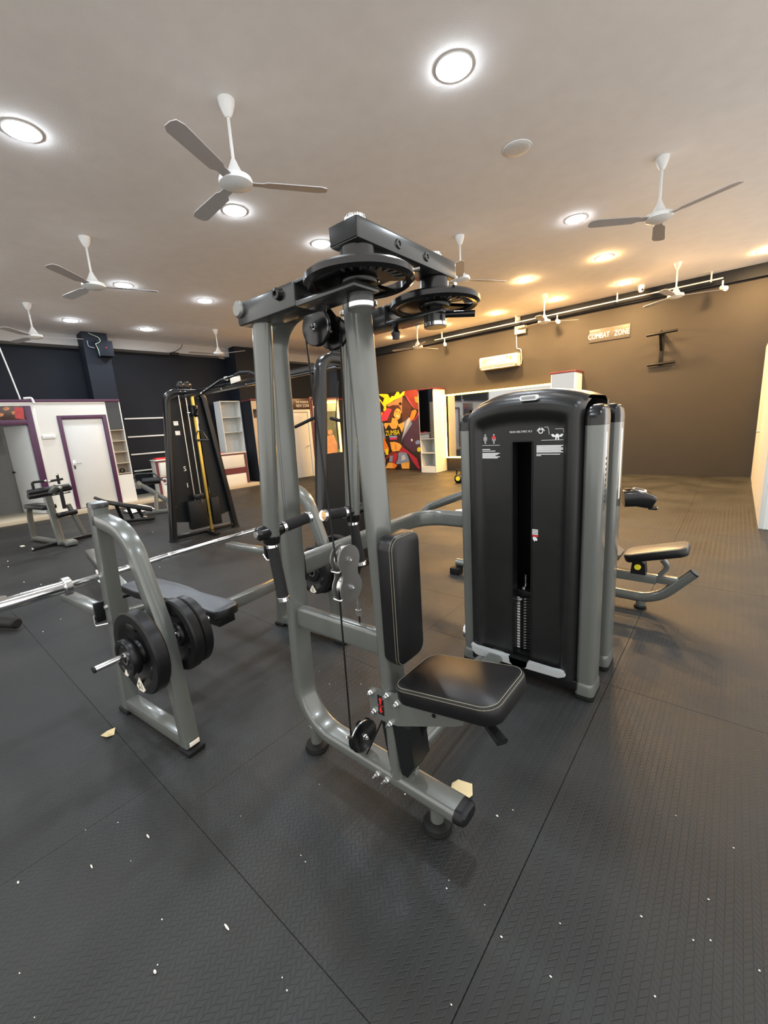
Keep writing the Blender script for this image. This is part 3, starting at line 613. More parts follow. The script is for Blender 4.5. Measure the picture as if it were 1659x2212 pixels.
for i, (x, y, a, la) in enumerate(((-3.13, 2.18, 56, 'nearest ceiling fan, hanging left above the fly machine'), (-.79, 5.60, -22, 'ceiling fan with wide dark blades above the weight tower'),
        (-3.11, 5.63, 58, 'ceiling fan half hidden behind the cam discs'), (-1.02, 9.58, 20, 'ceiling fan right of the dome camera'),
        (-3.30, 9.50, 40, 'ceiling fan above the cream voltage box'), (-6.52, 9.46, -43, 'ceiling fan over the poster, blades clearly seen'),
        (-6.24, 2.11, 70, 'ceiling fan over the press rack, left of the white light'), (-9.60, 2.16, -45, 'leftmost ceiling fan, over the changing room partition'),
        (-9.65, 5.66, 25, 'ceiling fan in front of the black wall right of the floodlight'))):
    o = fan0 if i == 0 else dup(fan0, (0, 0, 0))
    o['label'] = la; o['group'] = 'white ceiling fans'; o.location = (x, y, CZ); o.rotation_euler = (0, 0, R(a))
# ---------------------------------------------------------------- pec fly machine with its weight tower
Y0 = 1.07
fm = thing('pec_fly_machine', 'large grey pec fly machine with black seat, back pad and tall black weight tower', 'exercise machine', (-.9, Y0, 0))
ST = rrect(.098, .052, .016, 4); STV = rrect(.05, .10, None, 6)
path = fillet([(-.645, Y0, .142), (-1.483, Y0, .142), (-1.402, Y0, 1.915), (-.836, Y0, 1.955)], [.20, .13], 9)
O('main_frame', MB().sweep(path, ST, (0, 1, 0)), GREY, fm)
O('seat_post', MB().sweep([(-.903, Y0, .16), (-.966, Y0, 1.915)], ST, (0, 1, 0)), GREY, fm)
O('cross_member', MB().sweep([(-1.455, Y0, .685), (-.885, Y0, .700)], rrect(.05, .10, .018, 4), (0, 1, 0)), GREY, fm)
O('base_link', MB().sweep([(-.955, 1.11, .135), (-.985, 2.20, .115)], rrect(.05, .09, .02, 4), (0, 0, 1)), GREY, fm)
O('arch_link', MB().sweep(fillet([(-1.462, 1.118, .905), (-1.512, 2.17, .905), (-1.165, 2.19, .905)], .24, 12), rrect(.10, .05, None, 6), (0, 0, 1)), GREY, fm)
O('link_flange', MB().box((-1.461, 1.112, .905), (.075, .012, .125), .004), BLKM, fm)
e = O('end_cap', MB().sweep([(-.646, Y0, .142), (-.628, Y0, .142), (-.612, Y0, .142), (-.604, Y0, .142)], rrect(.106, .056, None, 6), (0, 1, 0), scale=[1, 1, .93, .72]), BLKM, fm)
for x, y in ((-.745, Y0), (-1.425, Y0)):
    f_ = O('foot', MB().cyl((x, y, .03), (x, y, .125), .026, 16), GREY, fm)
    O('rubber_pad', MB().lathe([(0, 0), (.052, 0), (.056, .008), (.052, .026), (.034, .036), (0, .036)], (x, y, 0), (0, 0, 1), 24), RUB, f_)
def hexbolt(p, ax, r=.011, l=.018, mb=None):
    mb = mb or MB(); p = Vector(p); ax = Vector(ax).normalized()
    mb.lathe([(0, 0), (r * 1.25, 0), (r * 1.25, .003), (0, .003)], p, ax, 14); mb.lathe([(0, .003), (r, .003), (r, .013), (0, .013)], p, ax, 6)
    mb.cyl(p + ax * .013, p + ax * (.013 + l), r * .55, 8); return mb
for x in (-.992, -.944): O('bolt', hexbolt((x, 1.022, .132), (0, -1, 0)), CHROME, fm)
# crossbar with pivots
O('crossbar', MB().bb(-.838, -.738, .84, 1.31, 1.945, 1.998, .008), DGREY, fm)
for y in (1.0, 1.135):
    O('crossbar_bolt', MB().lathe([(0, .002), (.006, .002), (.007, .005), (.011, .005), (.013, 0), (0, 0)][::-1], (-.738, y, 1.97), (1, 0, 0), 16), DGREY, fm)
for y in (.842, 1.308): O('tube_plug', MB().bb(-.834, -.742, y - .004, y + .004, 1.949, 1.994, .002), BLKM, fm)
for k, yc in enumerate((.89, 1.25)):
    sgn = -1 if k == 0 else 1; xc = -.788
    mb = MB()
    for j in range(20):
        a = 2 * pi * j / 20; mb.box((xc + .0245 * cos(a), yc + .0245 * sin(a), 2.009), (.004, .006, .02), .001, Matrix.Rotation(a, 3, 'Z'))
    mb.cyl((xc, yc, 1.998), (xc, yc, 2.021), .0245, 28, bev=.004); O('pivot_cap', mb, CHROME, fm)
    mb = MB(); mb.cyl((xc, yc, 1.905), (xc, yc, 1.946), .046, 24, bev=.003); mb.cyl((xc, yc, 1.83), (xc, yc, 1.91), .024, 18)
    hb = O('pivot_housing', mb, BLK, fm)
    O('bearing_ring', MB().lathe([(.030, 0), (.040, 0), (.040, .014), (.030, .014), (.030, 0)], (xc, yc, 1.892), (0, 0, 1), 24), STEEL, hb)
    # cam disc: thick rim, web with a kidney opening, index slots
    mb = MB(); z = 1.872
    mb.lathe([(.122, -.010), (.136, -.014), (.145, -.007), (.145, .007), (.136, .014), (.122, .010), (.122, -.010)], (xc, yc, z), (0, 0, 1), 44)
    mb.lathe([(0, -.014), (.048, -.014), (.052, -.006), (.052, .006), (.048, .014), (0, .014)], (xc, yc, z), (0, 0, 1), 28)
    for a0, a1 in ((150, 345), (60, 100), (-12, 16)):
        a0 += 0 if k else 30; a1 += 0 if k else 30
        mb.lathe([(.045, -.005), (.125, -.005), (.125, .005), (.045, .005), (.045, -.005)], (xc, yc, z), (0, 0, 1), 18, R(a0), R(a1))
    cdisc = O('cam_disc', mb, BLK, fm)
    mb = MB()
    for j in range(9):
        a = R(-70 + 12 * j); mb.box((xc + .108 * cos(a), yc + .108 * sin(a), z - .006), (.028, .006, .006), .001, Matrix.Rotation(a, 3, 'Z'))
    O('index_slots', mb, DGREY, cdisc)
    O('index_pin', MB().cyl((xc + .08, yc - .05 * sgn, z + .004), (xc + .13, yc - .09 * sgn, z + .012), .005, 8), CHROME, cdisc)
    # crank arm: box section, slotted for the disc
    mb = MB(); y0, y1 = (yc - .068, yc + .03) if k == 0 else (yc - .03, yc + .068)
    mb.bb(-1.262, -.972, y0, y1, 1.838, 1.905, .007); mb.bb(-.974, -.745, y0 + .004, y1 - .004, 1.896, 1.905, .003); mb.bb(-.974, -.745, y0, y1, 1.836, 1.852, .005)
    ck = O('crank_arm', mb, DGREY, fm)
    yf = y0 if k == 0 else y1
    O('crank_cap', MB().lathe([(0, .012), (.020, .012), (.026, .006), (.026, 0), (0, 0)][::-1], (-1.242, yf, 1.884 if k == 0 else 1.87), (0, sgn, 0), 10), GALV, ck)
    O('crank_bolt', MB().lathe([(0, .012), (.006, .012), (.007, .018), (.015, .016), (.018, 0), (0, 0)][::-1], (-1.035, yf, 1.882), (0, sgn, 0), 16), BLK, ck)
    for x in (-1.16, -1.0): O('crank_stud', MB().cyl((x, yc - .05 * sgn if k else yc + .0, 1.904), (x, yc - .05 * sgn if k else yc + .0, 1.921), .009, 12, bev=.003), CHROME, ck)
    mb = MB(); mb.cyl((xc, yc, 1.80), (xc, yc, 1.838), .036, 24); O('hub', mb, DGREY, ck)
    O('hub_ring', MB().cyl((xc, yc, 1.803), (xc, yc, 1.814), .0375, 24), CHROME, ck)
    # arm tube with grips
    ya = .87 if k == 0 else 1.27
    top = Vector((-1.200, ya, 1.842)); bot = Vector((-1.293 if k == 0 else -1.258, ya, 1.118)); dr = (bot - top).normalized()
    at = O('arm_tube', MB().cyl(top, bot, .031, 24), GREY, fm)
    O('collar', MB().cyl(bot - dr * .012, bot + dr * .024, .034, 22, .031, bev=.004), BLK, at)
    g0 = bot + dr * .026; gd = Vector((.15 if k == 0 else .16, 0, -1)).normalized(); g1 = g0 + gd * (.205 if k == 0 else .18)
    O('grip_ring', MB().cyl(g0, g0 + gd * .014, .0235, 20), CHROME, at)
    O('grip', MB().cyl(g0 + gd * .014, g1, .0215, 20), FOAM, at)
    O('grip_ring', MB().cyl(g1, g1 + gd * .018, .0245, 20, bev=.002), CHROME, at)
    hp = top.lerp(bot, .965); iy = 1 if k == 0 else -1
    kn = MB(); kn.cyl(hp - Vector((0, .062 * iy, 0)), hp + Vector((0, .045 * iy, 0)), .026, 20, bev=.008); O('handle_socket', kn, BLK, at)
    O('socket_screw', MB().cyl(hp - Vector((0, .068 * iy, 0)), hp - Vector((0, .060 * iy, 0)), .012, 12), STEEL, at)
    q0 = hp + Vector((0, .045 * iy, .0)); q1 = hp + Vector((-.004, (.190 if k == 0 else .172) * iy, .012)); qd = (q1 - q0).normalized()
    O('grip_ring', MB().cyl(q0, q0 + qd * .014, .0235, 20), CHROME, at)
    O('grip', MB().cyl(q0 + qd * .014, q1 - qd * .018, .0215, 20), FOAM, at)
    O('grip_ring', MB().cyl(q1 - qd * .018, q1, .0245, 20, bev=.003), CHROME, at)
O('stop_pin', MB().lathe([(0, 0), (.012, 0), (.016, .02), (.010, .03), (.010, .05), (0, .05)], (-.93, 1.22, 1.785), (0, 0, 1), 16), BLK, fm)
O('pull_knob', MB().tube([(-.74, 1.235, 1.828), (-.66, 1.28, 1.822)], .010, 10), BLK, fm)
# pulleys and cables
def pulley(name, c, ax, r, w_=.022, m_=BLK, parent=fm):
    c = Vector(c); ax = Vector(ax).normalized(); h = w_ / 2
    p = O(name, MB().lathe([(0, -h), (r * .92, -h), (r, -h * .8), (r * .9, -h * .2), (r * .9, h * .2), (r, h * .8), (r * .92, h), (0, h)], c, ax, 32), m_, parent)
    O('groove_ring', MB().lathe([(r * .905, -h * .25), (r * .915, 0), (r * .905, h * .25), (r * .88, 0), (r * .905, -h * .25)], c, ax, 32), STEEL, p)
    O('axle_bolt', hexbolt(c + ax * h, ax, .009, .006), CHROME, p); return p
u1 = pulley('pulley', (-1.126, 1.035, 1.838), (0, -1, 0), .062)
u2 = pulley('pulley', (-1.140, 1.125, 1.832), (.35, -1, 0), .058)
mb = MB(); mb.prism([(-.03, -.04), (.03, -.04), (.035, .02), (.02, .06), (-.02, .06), (-.035, .02)], (-1.126, 1.050, 1.86), (1, 0, 0), (0, 0, 1), .006)
mb.prism([(-.045, -.045), (.045, -.045), (.05, .02), (.02, .06), (-.02, .06), (-.05, .02)], (-1.148, 1.105, 1.85), (1, .35, 0), (0, 0, 1), .008)
mb.cyl((-1.135, 1.08, 1.89), (-1.135, 1.08, 1.93), .014, 12)
O('pulley_bracket', mb, BLK, fm)
mb = MB()
out8 = [(.055 * cos(R(a)), .055 + .055 * sin(R(a))) for a in range(-35, 216, 12)]
wa = [(-.040, .008), (-.038, -.004)]
low8 = [(.057 * cos(R(a)), -.055 + .055 * sin(R(a))) for a in range(145, 396, 12)]
o8 = out8 + [(-.040, .010), (-.040, -.010)] + low8 + [(.040, -.010), (.040, .010)]
TX, TY = -1.078, 1.029
for x in (TX + .020, TX - .022): O('twin_pulley_plate', MB().prism(o8, (x, TY, .968), (0, 1, 0), (0, 0, 1), .005), GALV, fm)
for z in (1.022, .914):
    pulley('pulley', (TX, TY, z), (1, 0, 0), .047, .026, STEEL)
    O('bolt', hexbolt((TX + .022, TY, z), (1, 0, 0), .0085, .006), CHROME, fm)
    O('cable_guard', MB().tube(fillet([(TX + .020, TY - .044, z - .032), (TX + .020, TY - .058, z - .034), (TX - .022, TY - .058, z - .034), (TX - .022, TY - .044, z - .032)], .006, 3), .0035, 8), CHROME, fm)
lp = pulley('pulley', (-1.088, 1.052, .245), (1, -.1, 0), .068, .024)
mb = MB(); mb.prism([(-.02, -.02), (.02, -.02), (.02, .10), (-.02, .10)], (-1.106, 1.052, .165), (.1, 1, 0), (0, 0, 1), .006); mb.cyl((-1.108, 1.052, .245), (-1.085, 1.052, .245), .012, 10)
O('pulley_bracket', mb, GREY, fm)
O('cable_guard', MB().tube([(-1.08, .985, .285), (-1.085, .960, .300)], .005, 8), STEEL, fm)
O('cable', MB().tube([(-1.186, 1.035, 1.838), (-1.080, .984, 1.022)], .0035, 8), BLKM, fm)
O('cable', MB().tube([(-1.100, 1.120, 1.825), (-1.078, 1.073, 1.03)], .0035, 8), BLKM, fm)
O('cable', MB().tube([(-1.078, .984, .91), (-1.088, .986, .245)], .0035, 8), BLKM, fm)
mb = MB(); mb.tube([(-1.078, 1.074, .91), (-1.078, 1.080, .70)], .0035, 8); O('cable', mb, BLKM, fm)
mb = MB(); mb.cyl((-1.078, 1.076, .87), (-1.078, 1.078, .775), .008, 10); mb.lathe([(0, 0), (.012, 0), (.012, .012), (0, .012)], (-1.078, 1.076, .862), (0, 0, 1), 6); mb.lathe([(0, 0), (.012, 0), (.012, .024), (0, .024)], (-1.078, 1.078, .775), (0, 0, 1), 6)
O('cable_end', mb, STEEL, fm)
O('cable', MB().tube([(-1.05, 1.03, .19), (-.96, 1.06, .40)], .0035, 8), BLKM, fm)
# back pad and seat
rb = Euler((0, pi / 2, 0)).to_matrix()                       # local x -> -z, z -> x
bp_ = O('back_pad', MB().pad((-.853, Y0, .905), (.47, .165, .066), rb, .045, .014), VINYL, fm)
def piping(c, d, rot, cr, er, z, parent, r=.0028, inset=.0, m_=PIPING):
    T = Matrix.Translation(Vector(c)) @ rot.to_4x4()
    pts = [T @ Vector((x, y, z)) for x, y in rrect(d[0] - 2 * inset, d[1] - 2 * inset, max(cr - inset, .004), 8)]
    pts.append(pts[0].copy()); pts.append(pts[1].copy())
    return O('piping', MB().tube(pts[:-1], r, 6, False), m_, parent)
piping((-.853, Y0, .905), (.47, .165, .066), rb, .045, .014, .033 - .010, bp_, .0016, .0030)
piping((-.853, Y0, .905), (.47, .165, .066), rb, .045, .014, .033 - .004, bp_, .0016, .0075)
rs = Euler((0, R(-10.5), 0)).to_matrix()
sp_ = O('seat_pad', MB().pad((-.632, Y0, .642), (.385, .262, .064), rs, .055, .014), VINYL, fm)
piping((-.632, Y0, .642), (.385, .262, .064), rs, .055, .014, .032 - .010, sp_, .0016, .0030)
piping((-.632, Y0, .642), (.385, .262, .064), rs, .055, .014, .032 - .003, sp_, .0016, .0085)
brk = [(-.995, .388), (-.995, .500), (-.985, .512), (-.870, .530), (-.825, .560), (-.590, .600), (-.578, .560), (-.592, .528), (-.618, .512), (-.860, .400), (-.905, .390)]
b0 = O('seat_bracket', MB().prism(brk, (0, 1.018, .018), (1, 0, 0), (0, 0, 1), .006), GREY, fm)
O('seat_bracket', MB().prism(brk, (0, 1.122, .018), (1, 0, 0), (0, 0, 1), .006), GREY, fm)
O('seat_carrier', MB().box((-.70, Y0, .565), (.24, .075, .035), .004, rs), BLKM, fm)
for x, z in ((-.985, .508), (-.906, .527), (-.862, .510), (-.975, .432), (-.898, .412)): O('bolt', hexbolt((x, 1.015, z), (0, -1, 0), .0095, .012), CHROME, fm)
O('set_screw', MB().cyl((-.70, 1.016, .535), (-.70, 1.010, .535), .007, 8), BLKM, fm)
st = O('height_label', MB().bb(-.953, -.925, 1.0135, 1.0150, .432, .512), BLKM, fm)
for z, s_ in ((.492, 1), (.452, -1)):
    O('arrow', MB().prism([(-.004, -.014 * s_), (.004, -.014 * s_), (.004, .002 * s_), (.009, .002 * s_), (0, .014 * s_), (-.009, .002 * s_), (-.004, .002 * s_)][::s_], (-.939, 1.0130, z), (1, 0, 0), (0, 0, 1), .001), RED, st)
O('arrow_divider', MB().bb(-.953, -.925, 1.0130, 1.0136, .4705, .4725), RED, st)
O('guide_blade', MB().prism([(-.962, .40), (-.945, .40), (-.903, .13), (-.922, .115)], (0, 1.06, 0), (1, 0, 0), (0, 0, 1), .05), BLKM, fm)
gb = O('guide_plate', MB().prism([(-.895, .42), (-.815, .42), (-.800, .27), (-.835, .205), (-.862, .205), (-.868, .23)], (0, 1.07, 0), (1, 0, 0), (0, 0, 1), .10), BLKM, fm)
O('set_screw', MB().lathe([(0, 0), (.007, 0), (.007, .004), (0, .004)], (-.812, 1.07, .275), (1, 0, .15), 12), STEEL, fm)
gs = O('gas_strut', MB().cyl((-.818, 1.10, .335), (-.775, 1.10, .500), .011, 12), BLKM, fm)
O('strut_rod', MB().cyl((-.862, 1.10, .190), (-.815, 1.10, .345), .005, 10), CHROME, gs)
mb = hexbolt((-.862, 1.085, .195), (0, -1, 0), .009, .008); mb.bb(-.875, -.85, 1.09, 1.115, .165, .205, .003); O('strut_mount', mb, STEEL, gs)
O('seat_lever', MB().sweep([(-.585, 1.055, .600), (-.52, 1.030, .588), (-.445, .985, .580)], rrect(.030, .016, .006, 3), (0, 1, 0), scale=[.7, 1, 1.25]), BLKM, fm)
# ---- weight tower
X0, X1, YF, YB = -1.215, -.44, 2.12, 2.63
XC = (X0 + X1) / 2 - .01; HW = .375
def ztop(x):
    t = min(1, abs((x - XC) / HW)); return 1.618 - .105 * t ** 2.6
wx0, wx1, wz0, wz1 = -.892, -.792, .150, 1.366
def smooth(a, b_, x):
    t = max(0, min(1, (x - a) / (b_ - a))); return t * t * (3 - 2 * t)
xl, xr = -1.155, -.550
xs = sorted(set([wx0, wx1] + [xl + (xr - xl) * i / 46 for i in range(47)])); 
xs = [x for i, x in enumerate(xs) if i == 0 or x - xs[i - 1] > .003 or x in (wx0, wx1)]
vv = [0, .012, .03]; nv = 72
def zlow(x): return .10
mb = MB(); vs = []; fs = []; rows = []
tv = sorted(set([i / nv for i in range(nv + 1)]))
for i, t in enumerate(tv):
    row = []
    for x in xs:
        zt = ztop(x) - .006; z = .10 + (zt - .10) * t
        if abs(z - wz0) < .012: z = wz0
        if x >= wx0 - 1e-6 and x <= wx1 + 1e-6 and abs(z - wz1) < .011: z = wz1
        d_side = min(x - xl, xr - x); d_top = zt - z; d = min(d_side, d_top * 1.0)
        y = YF - .022 + .030 * smooth(.058, .088, min(d_side, d_top * .62)) 
        if d_side < .03: y += .055 * (1 - d_side / .03) ** 2
        if d_top < .05: y += .10 * (1 - d_top / .05) ** 2
        row.append(len(vs)); vs.append((x, y, z))
    rows.append(row)
for i in range(len(rows) - 1):
    for j in range(len(xs) - 1):
        a, b_, c, d = rows[i][j], rows[i][j + 1], rows[i + 1][j + 1], rows[i + 1][j]
        xm = (xs[j] + xs[j + 1]) / 2; zm = (vs[a][2] + vs[d][2]) / 2
        if wx0 < xm < wx1 and wz0 < zm < wz1: continue
        fs.append((a, b_, c, d))
mb.add(vs, fs)
fc = O('front_cover', mb, SHROUD, fm, smooth=50)
# hood over the top, rear cover
vs = []; fs = []; ny = 16; nx = 40
for j in range(ny + 1):
    tj = j / ny; y = YF + .055 + (YB - YF - .10) * tj
    for i in range(nx + 1):
        x = xl + (xr - xl) * i / nx
        e_ = max(0, 1 - min(tj, 1 - tj) / .18); vs.append((x, y, ztop(x) + .012 - .030 * e_ ** 2.2))
for j in range(ny):
    for i in range(nx):
        a = j * (nx + 1) + i; fs.append((a, a + 1, a + nx + 2, a + nx + 1))
O('top_hood', MB().add(vs, fs), SHROUD, fm, smooth=60)
out = [(xl, .10)] + [(xr, .10)] + [(xr + (xl - xr) * i / 24, ztop(xr + (xl - xr) * i / 24) - .01) for i in range(25)]
O('rear_cover', MB().prism(out, (0, YB - .03, 0), (1, 0, 0), (0, 0, 1), .03), SHROUD, fm)
for x in (xl + .006, xr - .006): O('side_cover', MB().bb(x - .006, x + .006, YF + .04, YB - .03, .06, 1.47, .003), BLK, fm)
# window lining, stack, rod
mb = MB()
for a in ((wx0 - .006, wx0, wz0, wz1), (wx1, wx1 + .006, wz0, wz1), (wx0, wx1, wz1, wz1 + .006)): mb.bb(a[0], a[1], YF + .004, YF + .07, a[2], a[3])
mb.bb(-1.10, -.58, YF + .30, YF + .305, .12, 1.45)
O('window_lining', mb, BLKM, fm)
for k in range(19):
    z = .155 + k * .0172
    p = O('weight_plate', MB().bb(-.985, -.705, YF + .075, YF + .20, z, z + .0155, .002), BLKM, fm)
    O('number_sticker', MB().bb(-.897, -.877, YF + .0738, YF + .0752, z + .002, z + .0135), WPRINT, p)
    O('number_sticker', MB().prism([(-.008, .0), (.006, .004), (.008, .011), (-.006, .008)], (-.848, YF + .0742, z + .002), (1, 0, 0), (0, 0, 1), .001), GPRINT, p)
O('head_plate', MB().bb(-.985, -.705, YF + .075, YF + .20, .484, .520, .004), BLKM, fm)
mb = MB(); mb.cyl((-.866, YF + .13, .52), (-.866, YF + .13, .60), .011, 10); mb.bb(-.876, -.856, YF + .09, YF + .12, .50, .535, .003); O('selector_post', mb, STEEL, fm)
mb = MB(); mb.cyl((-.872, YF + .075, .468), (-.872, YF + .045, .468), .009, 10); mb.box((-.876, YF + .045, .476), (.05, .012, .012), .004, Euler((0, R(-12), 0)).to_matrix()); O('selector_pin', mb, STEEL, fm)
for x in (-.941, -.735): O('guide_rod', MB().cyl((x, YF + .12, .155), (x, YF + .12, 1.42), .0045, 12), STEEL, fm)
O('stack_base', MB().bb(-1.0, -.69, YF + .03, YF + .26, .09, .152), BLKM, fm)
# toe strip, notch
lip = [(-1.125, .118), (-1.10, .100), (-.62, .118), (-.588, .135), (-.60, .158), (-.66, .152), (-1.09, .150), (-1.135, .160)]
O('toe_strip', MB().prism(lip, (0, YF - .030, 0), (1, 0, 0), (0, 0, 1), .03), LGREY, fm)  # ceiling light on the lip put into its pale colour
O('window_tongue', MB().prism([(-.897, .155), (-.787, .155), (-.795, .118), (-.815, .105), (-.870, .105), (-.890, .120)][::-1], (0, YF - .030, 0), (1, 0, 0), (0, 0, 1), .03), BLKM, fm)
O('bottom_skirt', MB().bb(-1.15, -.54, YF + .0, YF + .04, .045, .10, .004), BLK, fm)
O('base_tube', MB().bb(-1.17, -.50, YF + .06, YF + .12, .02, .075, .006), GREY, fm)
O('base_stub', MB().cyl((-1.07, YF - .10, .07), (-1.07, YF + .08, .07), .032, 18), GREY, fm)
# four columns
for xc in (-1.172, -.507):
    for yc in (YF + .085, YB - .09):
        s_ = rrect(.086, .15, .026, 6)
        cl = O('column', MB().sweep([(xc, yc, .04), (xc, yc, 1.435)], [(-a, b_) for a, b_ in s_][::-1], (1, 0, 0)), GREY, fm)
        mb = MB(); rings = []
        n_ = len(s_)
        for z, k_, dy in ((1.436, 1.02, 0), (1.470, 1.02, 0), (1.50, .95, .004), (1.518, .80, .010), (1.528, .55, .016), (1.531, .25, .02)):
            rings += [(xc + a * k_, yc + dy * (1 if yc < 2.4 else -1) + b_ * k_, z) for a, b_ in s_]
        fs = [(i * n_ + j, i * n_ + (j + 1) % n_, (i + 1) * n_ + (j + 1) % n_, (i + 1) * n_ + j) for i in range(5) for j in range(n_)] + [tuple(5 * n_ + j for j in range(n_))]
        mb.add(rings, fs); O('column_cap', mb, BLK, cl, smooth=60)
        mb = MB(); rings = []
        for z, k_ in ((.0, 1.13), (.02, 1.17), (.030, 1.14)): rings += [(xc + a * k_ , yc + b_ * k_, z) for a, b_ in s_]
        fs = [(i * n_ + j, i * n_ + (j + 1) % n_, (i + 1) * n_ + (j + 1) % n_, (i + 1) * n_ + j) for i in range(2) for j in range(n_)]
        mb.add(rings, fs); O('foot_sole', mb, RUB, cl, smooth=60)
        mb = MB(); rings = []
        for z, k_ in ((.028, 1.13), (.05, 1.12), (.075, 1.08), (.09, 1.03), (.094, 1.0)): rings += [(xc + a * k_, yc + b_ * k_, z) for a, b_ in s_]
        fs = [(i * n_ + j, i * n_ + (j + 1) % n_, (i + 1) * n_ + (j + 1) % n_, (i + 1) * n_ + j) for i in range(4) for j in range(n_)]
        mb.add(rings, fs); O('foot_boot', mb, GREY, cl, smooth=60)
        if xc > -.6:
            O('side_strip', MB().bb(xc + .042, xc + .0440, yc - .02, yc + .015, 1.02, 1.40, .0008), LBL if yc > 2.4 else STEEL, cl)
            if yc < 2.4:
                mb = MB()
                for q in range(9): mb.bb(xc + .0438, xc + .0446, yc - .012, yc + .010, 1.06 + q * .026, 1.074 + q * .026)
                O('side_lettering', mb, BLKM, cl)
O('side_knob', MB().lathe([(0, 0), (.030, 0), (.044, .010), (.046, .022), (.040, .034), (.018, .040), (0, .040)], (-1.212, YF + .08, .165), (-1, -.25, 0), 24), STEEL, fm)
# badge and prints on the cover
yb = YF - .030
O('badge', MB().sweep([(-.796, yb + .018, 1.582), (-.796, yb - .004, 1.582)], rrect(.090, .026, None, 6), (1, 0, 0)), FANW, fm)
O('badge_face', MB().sweep([(-.796, yb + .0, 1.582), (-.796, yb - .0055, 1.582)], rrect(.070, .014, None, 6), (1, 0, 0)), GPRINT, fm)
yp = YF + .0068
text('header_lettering', 'REAR DELT/PEC FLY', .0135, (-.85, yp, 1.418), TR, WPRINT, fm, .0003)
def bars(name, rows_, m_=WPRINT):
    mb = MB()
    for x0, x1, z, h in rows_: mb.bb(x0, x1, yp - .0006, yp, z - h / 2, z + h / 2)
    return O(name, mb, m_, fm)
bars('instruction_lines', [(-1.077, -.965, 1.352, .0018), (-1.083, -1.02, 1.330, .004), (-1.083, -.990, 1.321, .004)] + [(-1.078, -.965 - .012 * (k % 3), 1.309 - .0062 * k, .0042) for k in range(5)])
bars('instruction_lines', [(-.745, -.635, 1.372, .0018)] + [(-.768, -.628 - .010 * ((k * 2) % 3), 1.345 - .0062 * k, .0042) for k in range(6)] + [(-.768, -.652, 1.303, .0035), (-.768, -.745, 1.296, .0035)])
for x, red in ((-1.048, 0), (-.998, 1)):
    mb = MB(); mb.prism(circ(.0055, 10), (x, yp, 1.407), (1, 0, 0), (0, 0, 1), .001)
    mb.prism([(-.004, .0), (.004, 0), (.005, .018), (.010, .016), (.011, .034), (.004, .041), (-.004, .041), (-.011, .034), (-.010, .016), (-.005, .018)], (x, yp, 1.360), (1, 0, 0), (0, 0, 1), .001)
    O('muscle_figure', mb, GPRINT, fm)
    if red: O('muscle_figure', MB().prism([(-.005, .0), (.005, 0), (.011, .012), (.004, .018), (-.004, .018), (-.011, .012)], (x, yp - .0008, 1.384), (1, 0, 0), (0, 0, 1), .001), RED, fm)
mb = MB(); mb.lathe([(.008, 0), (.012, 0), (.012, .001), (.008, .001), (.008, 0)], (-.748, yp, 1.417), (0, -1, 0), 18)
mb.prism([(-.020, .004), (-.014, .014), (-.004, .022), (-.003, .017), (-.011, .011), (-.017, .003)], (-.748, yp, 1.414), (1, 0, 0), (0, 0, 1), .001); mb.prism([(.020, .004), (.017, .003), (.011, .011), (.003, .017), (.004, .022), (.014, .014)], (-.748, yp, 1.414), (1, 0, 0), (0, 0, 1), .001)
O('exercise_figure', mb, WPRINT, fm)
mb = MB(); mb.tube(fillet([(-.730, yp, 1.436), (-.712, yp, 1.436), (-.706, yp, 1.400)], .008, 4), .0022, 6); mb.tube(fillet([(-.678, yp, 1.425), (-.640, yp, 1.425), (-.632, yp, 1.392)], .008, 4), .0022, 6)
O('exercise_figure', mb, GPRINT, fm)
mb = MB(); mb.prism([(-.030, .012), (-.022, .016), (-.010, .008), (-.004, .016), (.004, .016), (.010, .008), (.022, .016), (.030, .012), (.020, .000), (.009, .002), (.009, -.012), (.003, -.012), (.002, -.002), (-.002, -.002), (-.003, -.012), (-.009, -.012), (-.009, .002), (-.020, .000)][::-1], (-.668, yp, 1.386), (1, 0, 0), (0, 0, 1), .001)
O('exercise_figure', mb, WPRINT, fm)
ws = O('warning_sticker', MB().bb(-.789, -.753, yp - .0008, yp, .838, .912), BLKM, fm)
mb = MB()
for q in range(4): mb.bb(-.787, -.755, yp - .0014, yp - .0006, .880 + q * .008, .885 + q * .008)
O('sticker_lines', mb, WPRINT, ws)
O('sticker_band', MB().bb(-.789, -.753, yp - .0014, yp - .0006, .869, .877), RED, ws)
O('sticker_picture', MB().prism([(-.012, .004), (-.006, -.008), (-.002, -.014), (.002, -.006), (.012, -.008), (.013, .004), (.004, .012), (-.010, .012)], (-.771, yp - .0012, .855), (1, 0, 0), (0, 0, 1), .0008), WPRINT, ws)
# accessory cup holder on the rear column
cu = O('cup_holder', MB().sweep([(-.46, 2.64, 1.005), (-.40, 2.66, 1.01), (-.345, 2.68, .995), (-.322, 2.69, .985)], rrect(.10, .085, .02, 4), (0, 1, 0), scale=[1.05, 1.05, .95, .75]), BLK, fm)
O('cup_rim', MB().lathe([(.026, 0), (.034, .003), (.036, 0), (.036, -.006), (.026, -.004), (.026, 0)], (-.385, 2.66, 1.055), (.22, 0, 1), 24), STEEL, cu)
O('cup_hole', MB().lathe([(0, -.001), (.027, 0)], (-.385, 2.66, 1.0555), (.22, 0, 1), 20), RUB, cu)
O('cup_hole', MB().box((-.442, 2.655, 1.0575), (.03, .04, .003), .001), RUB, cu)
O('holder_lip', MB().box((-.318, 2.69, .950), (.045, .05, .016), .005), BLK, cu)
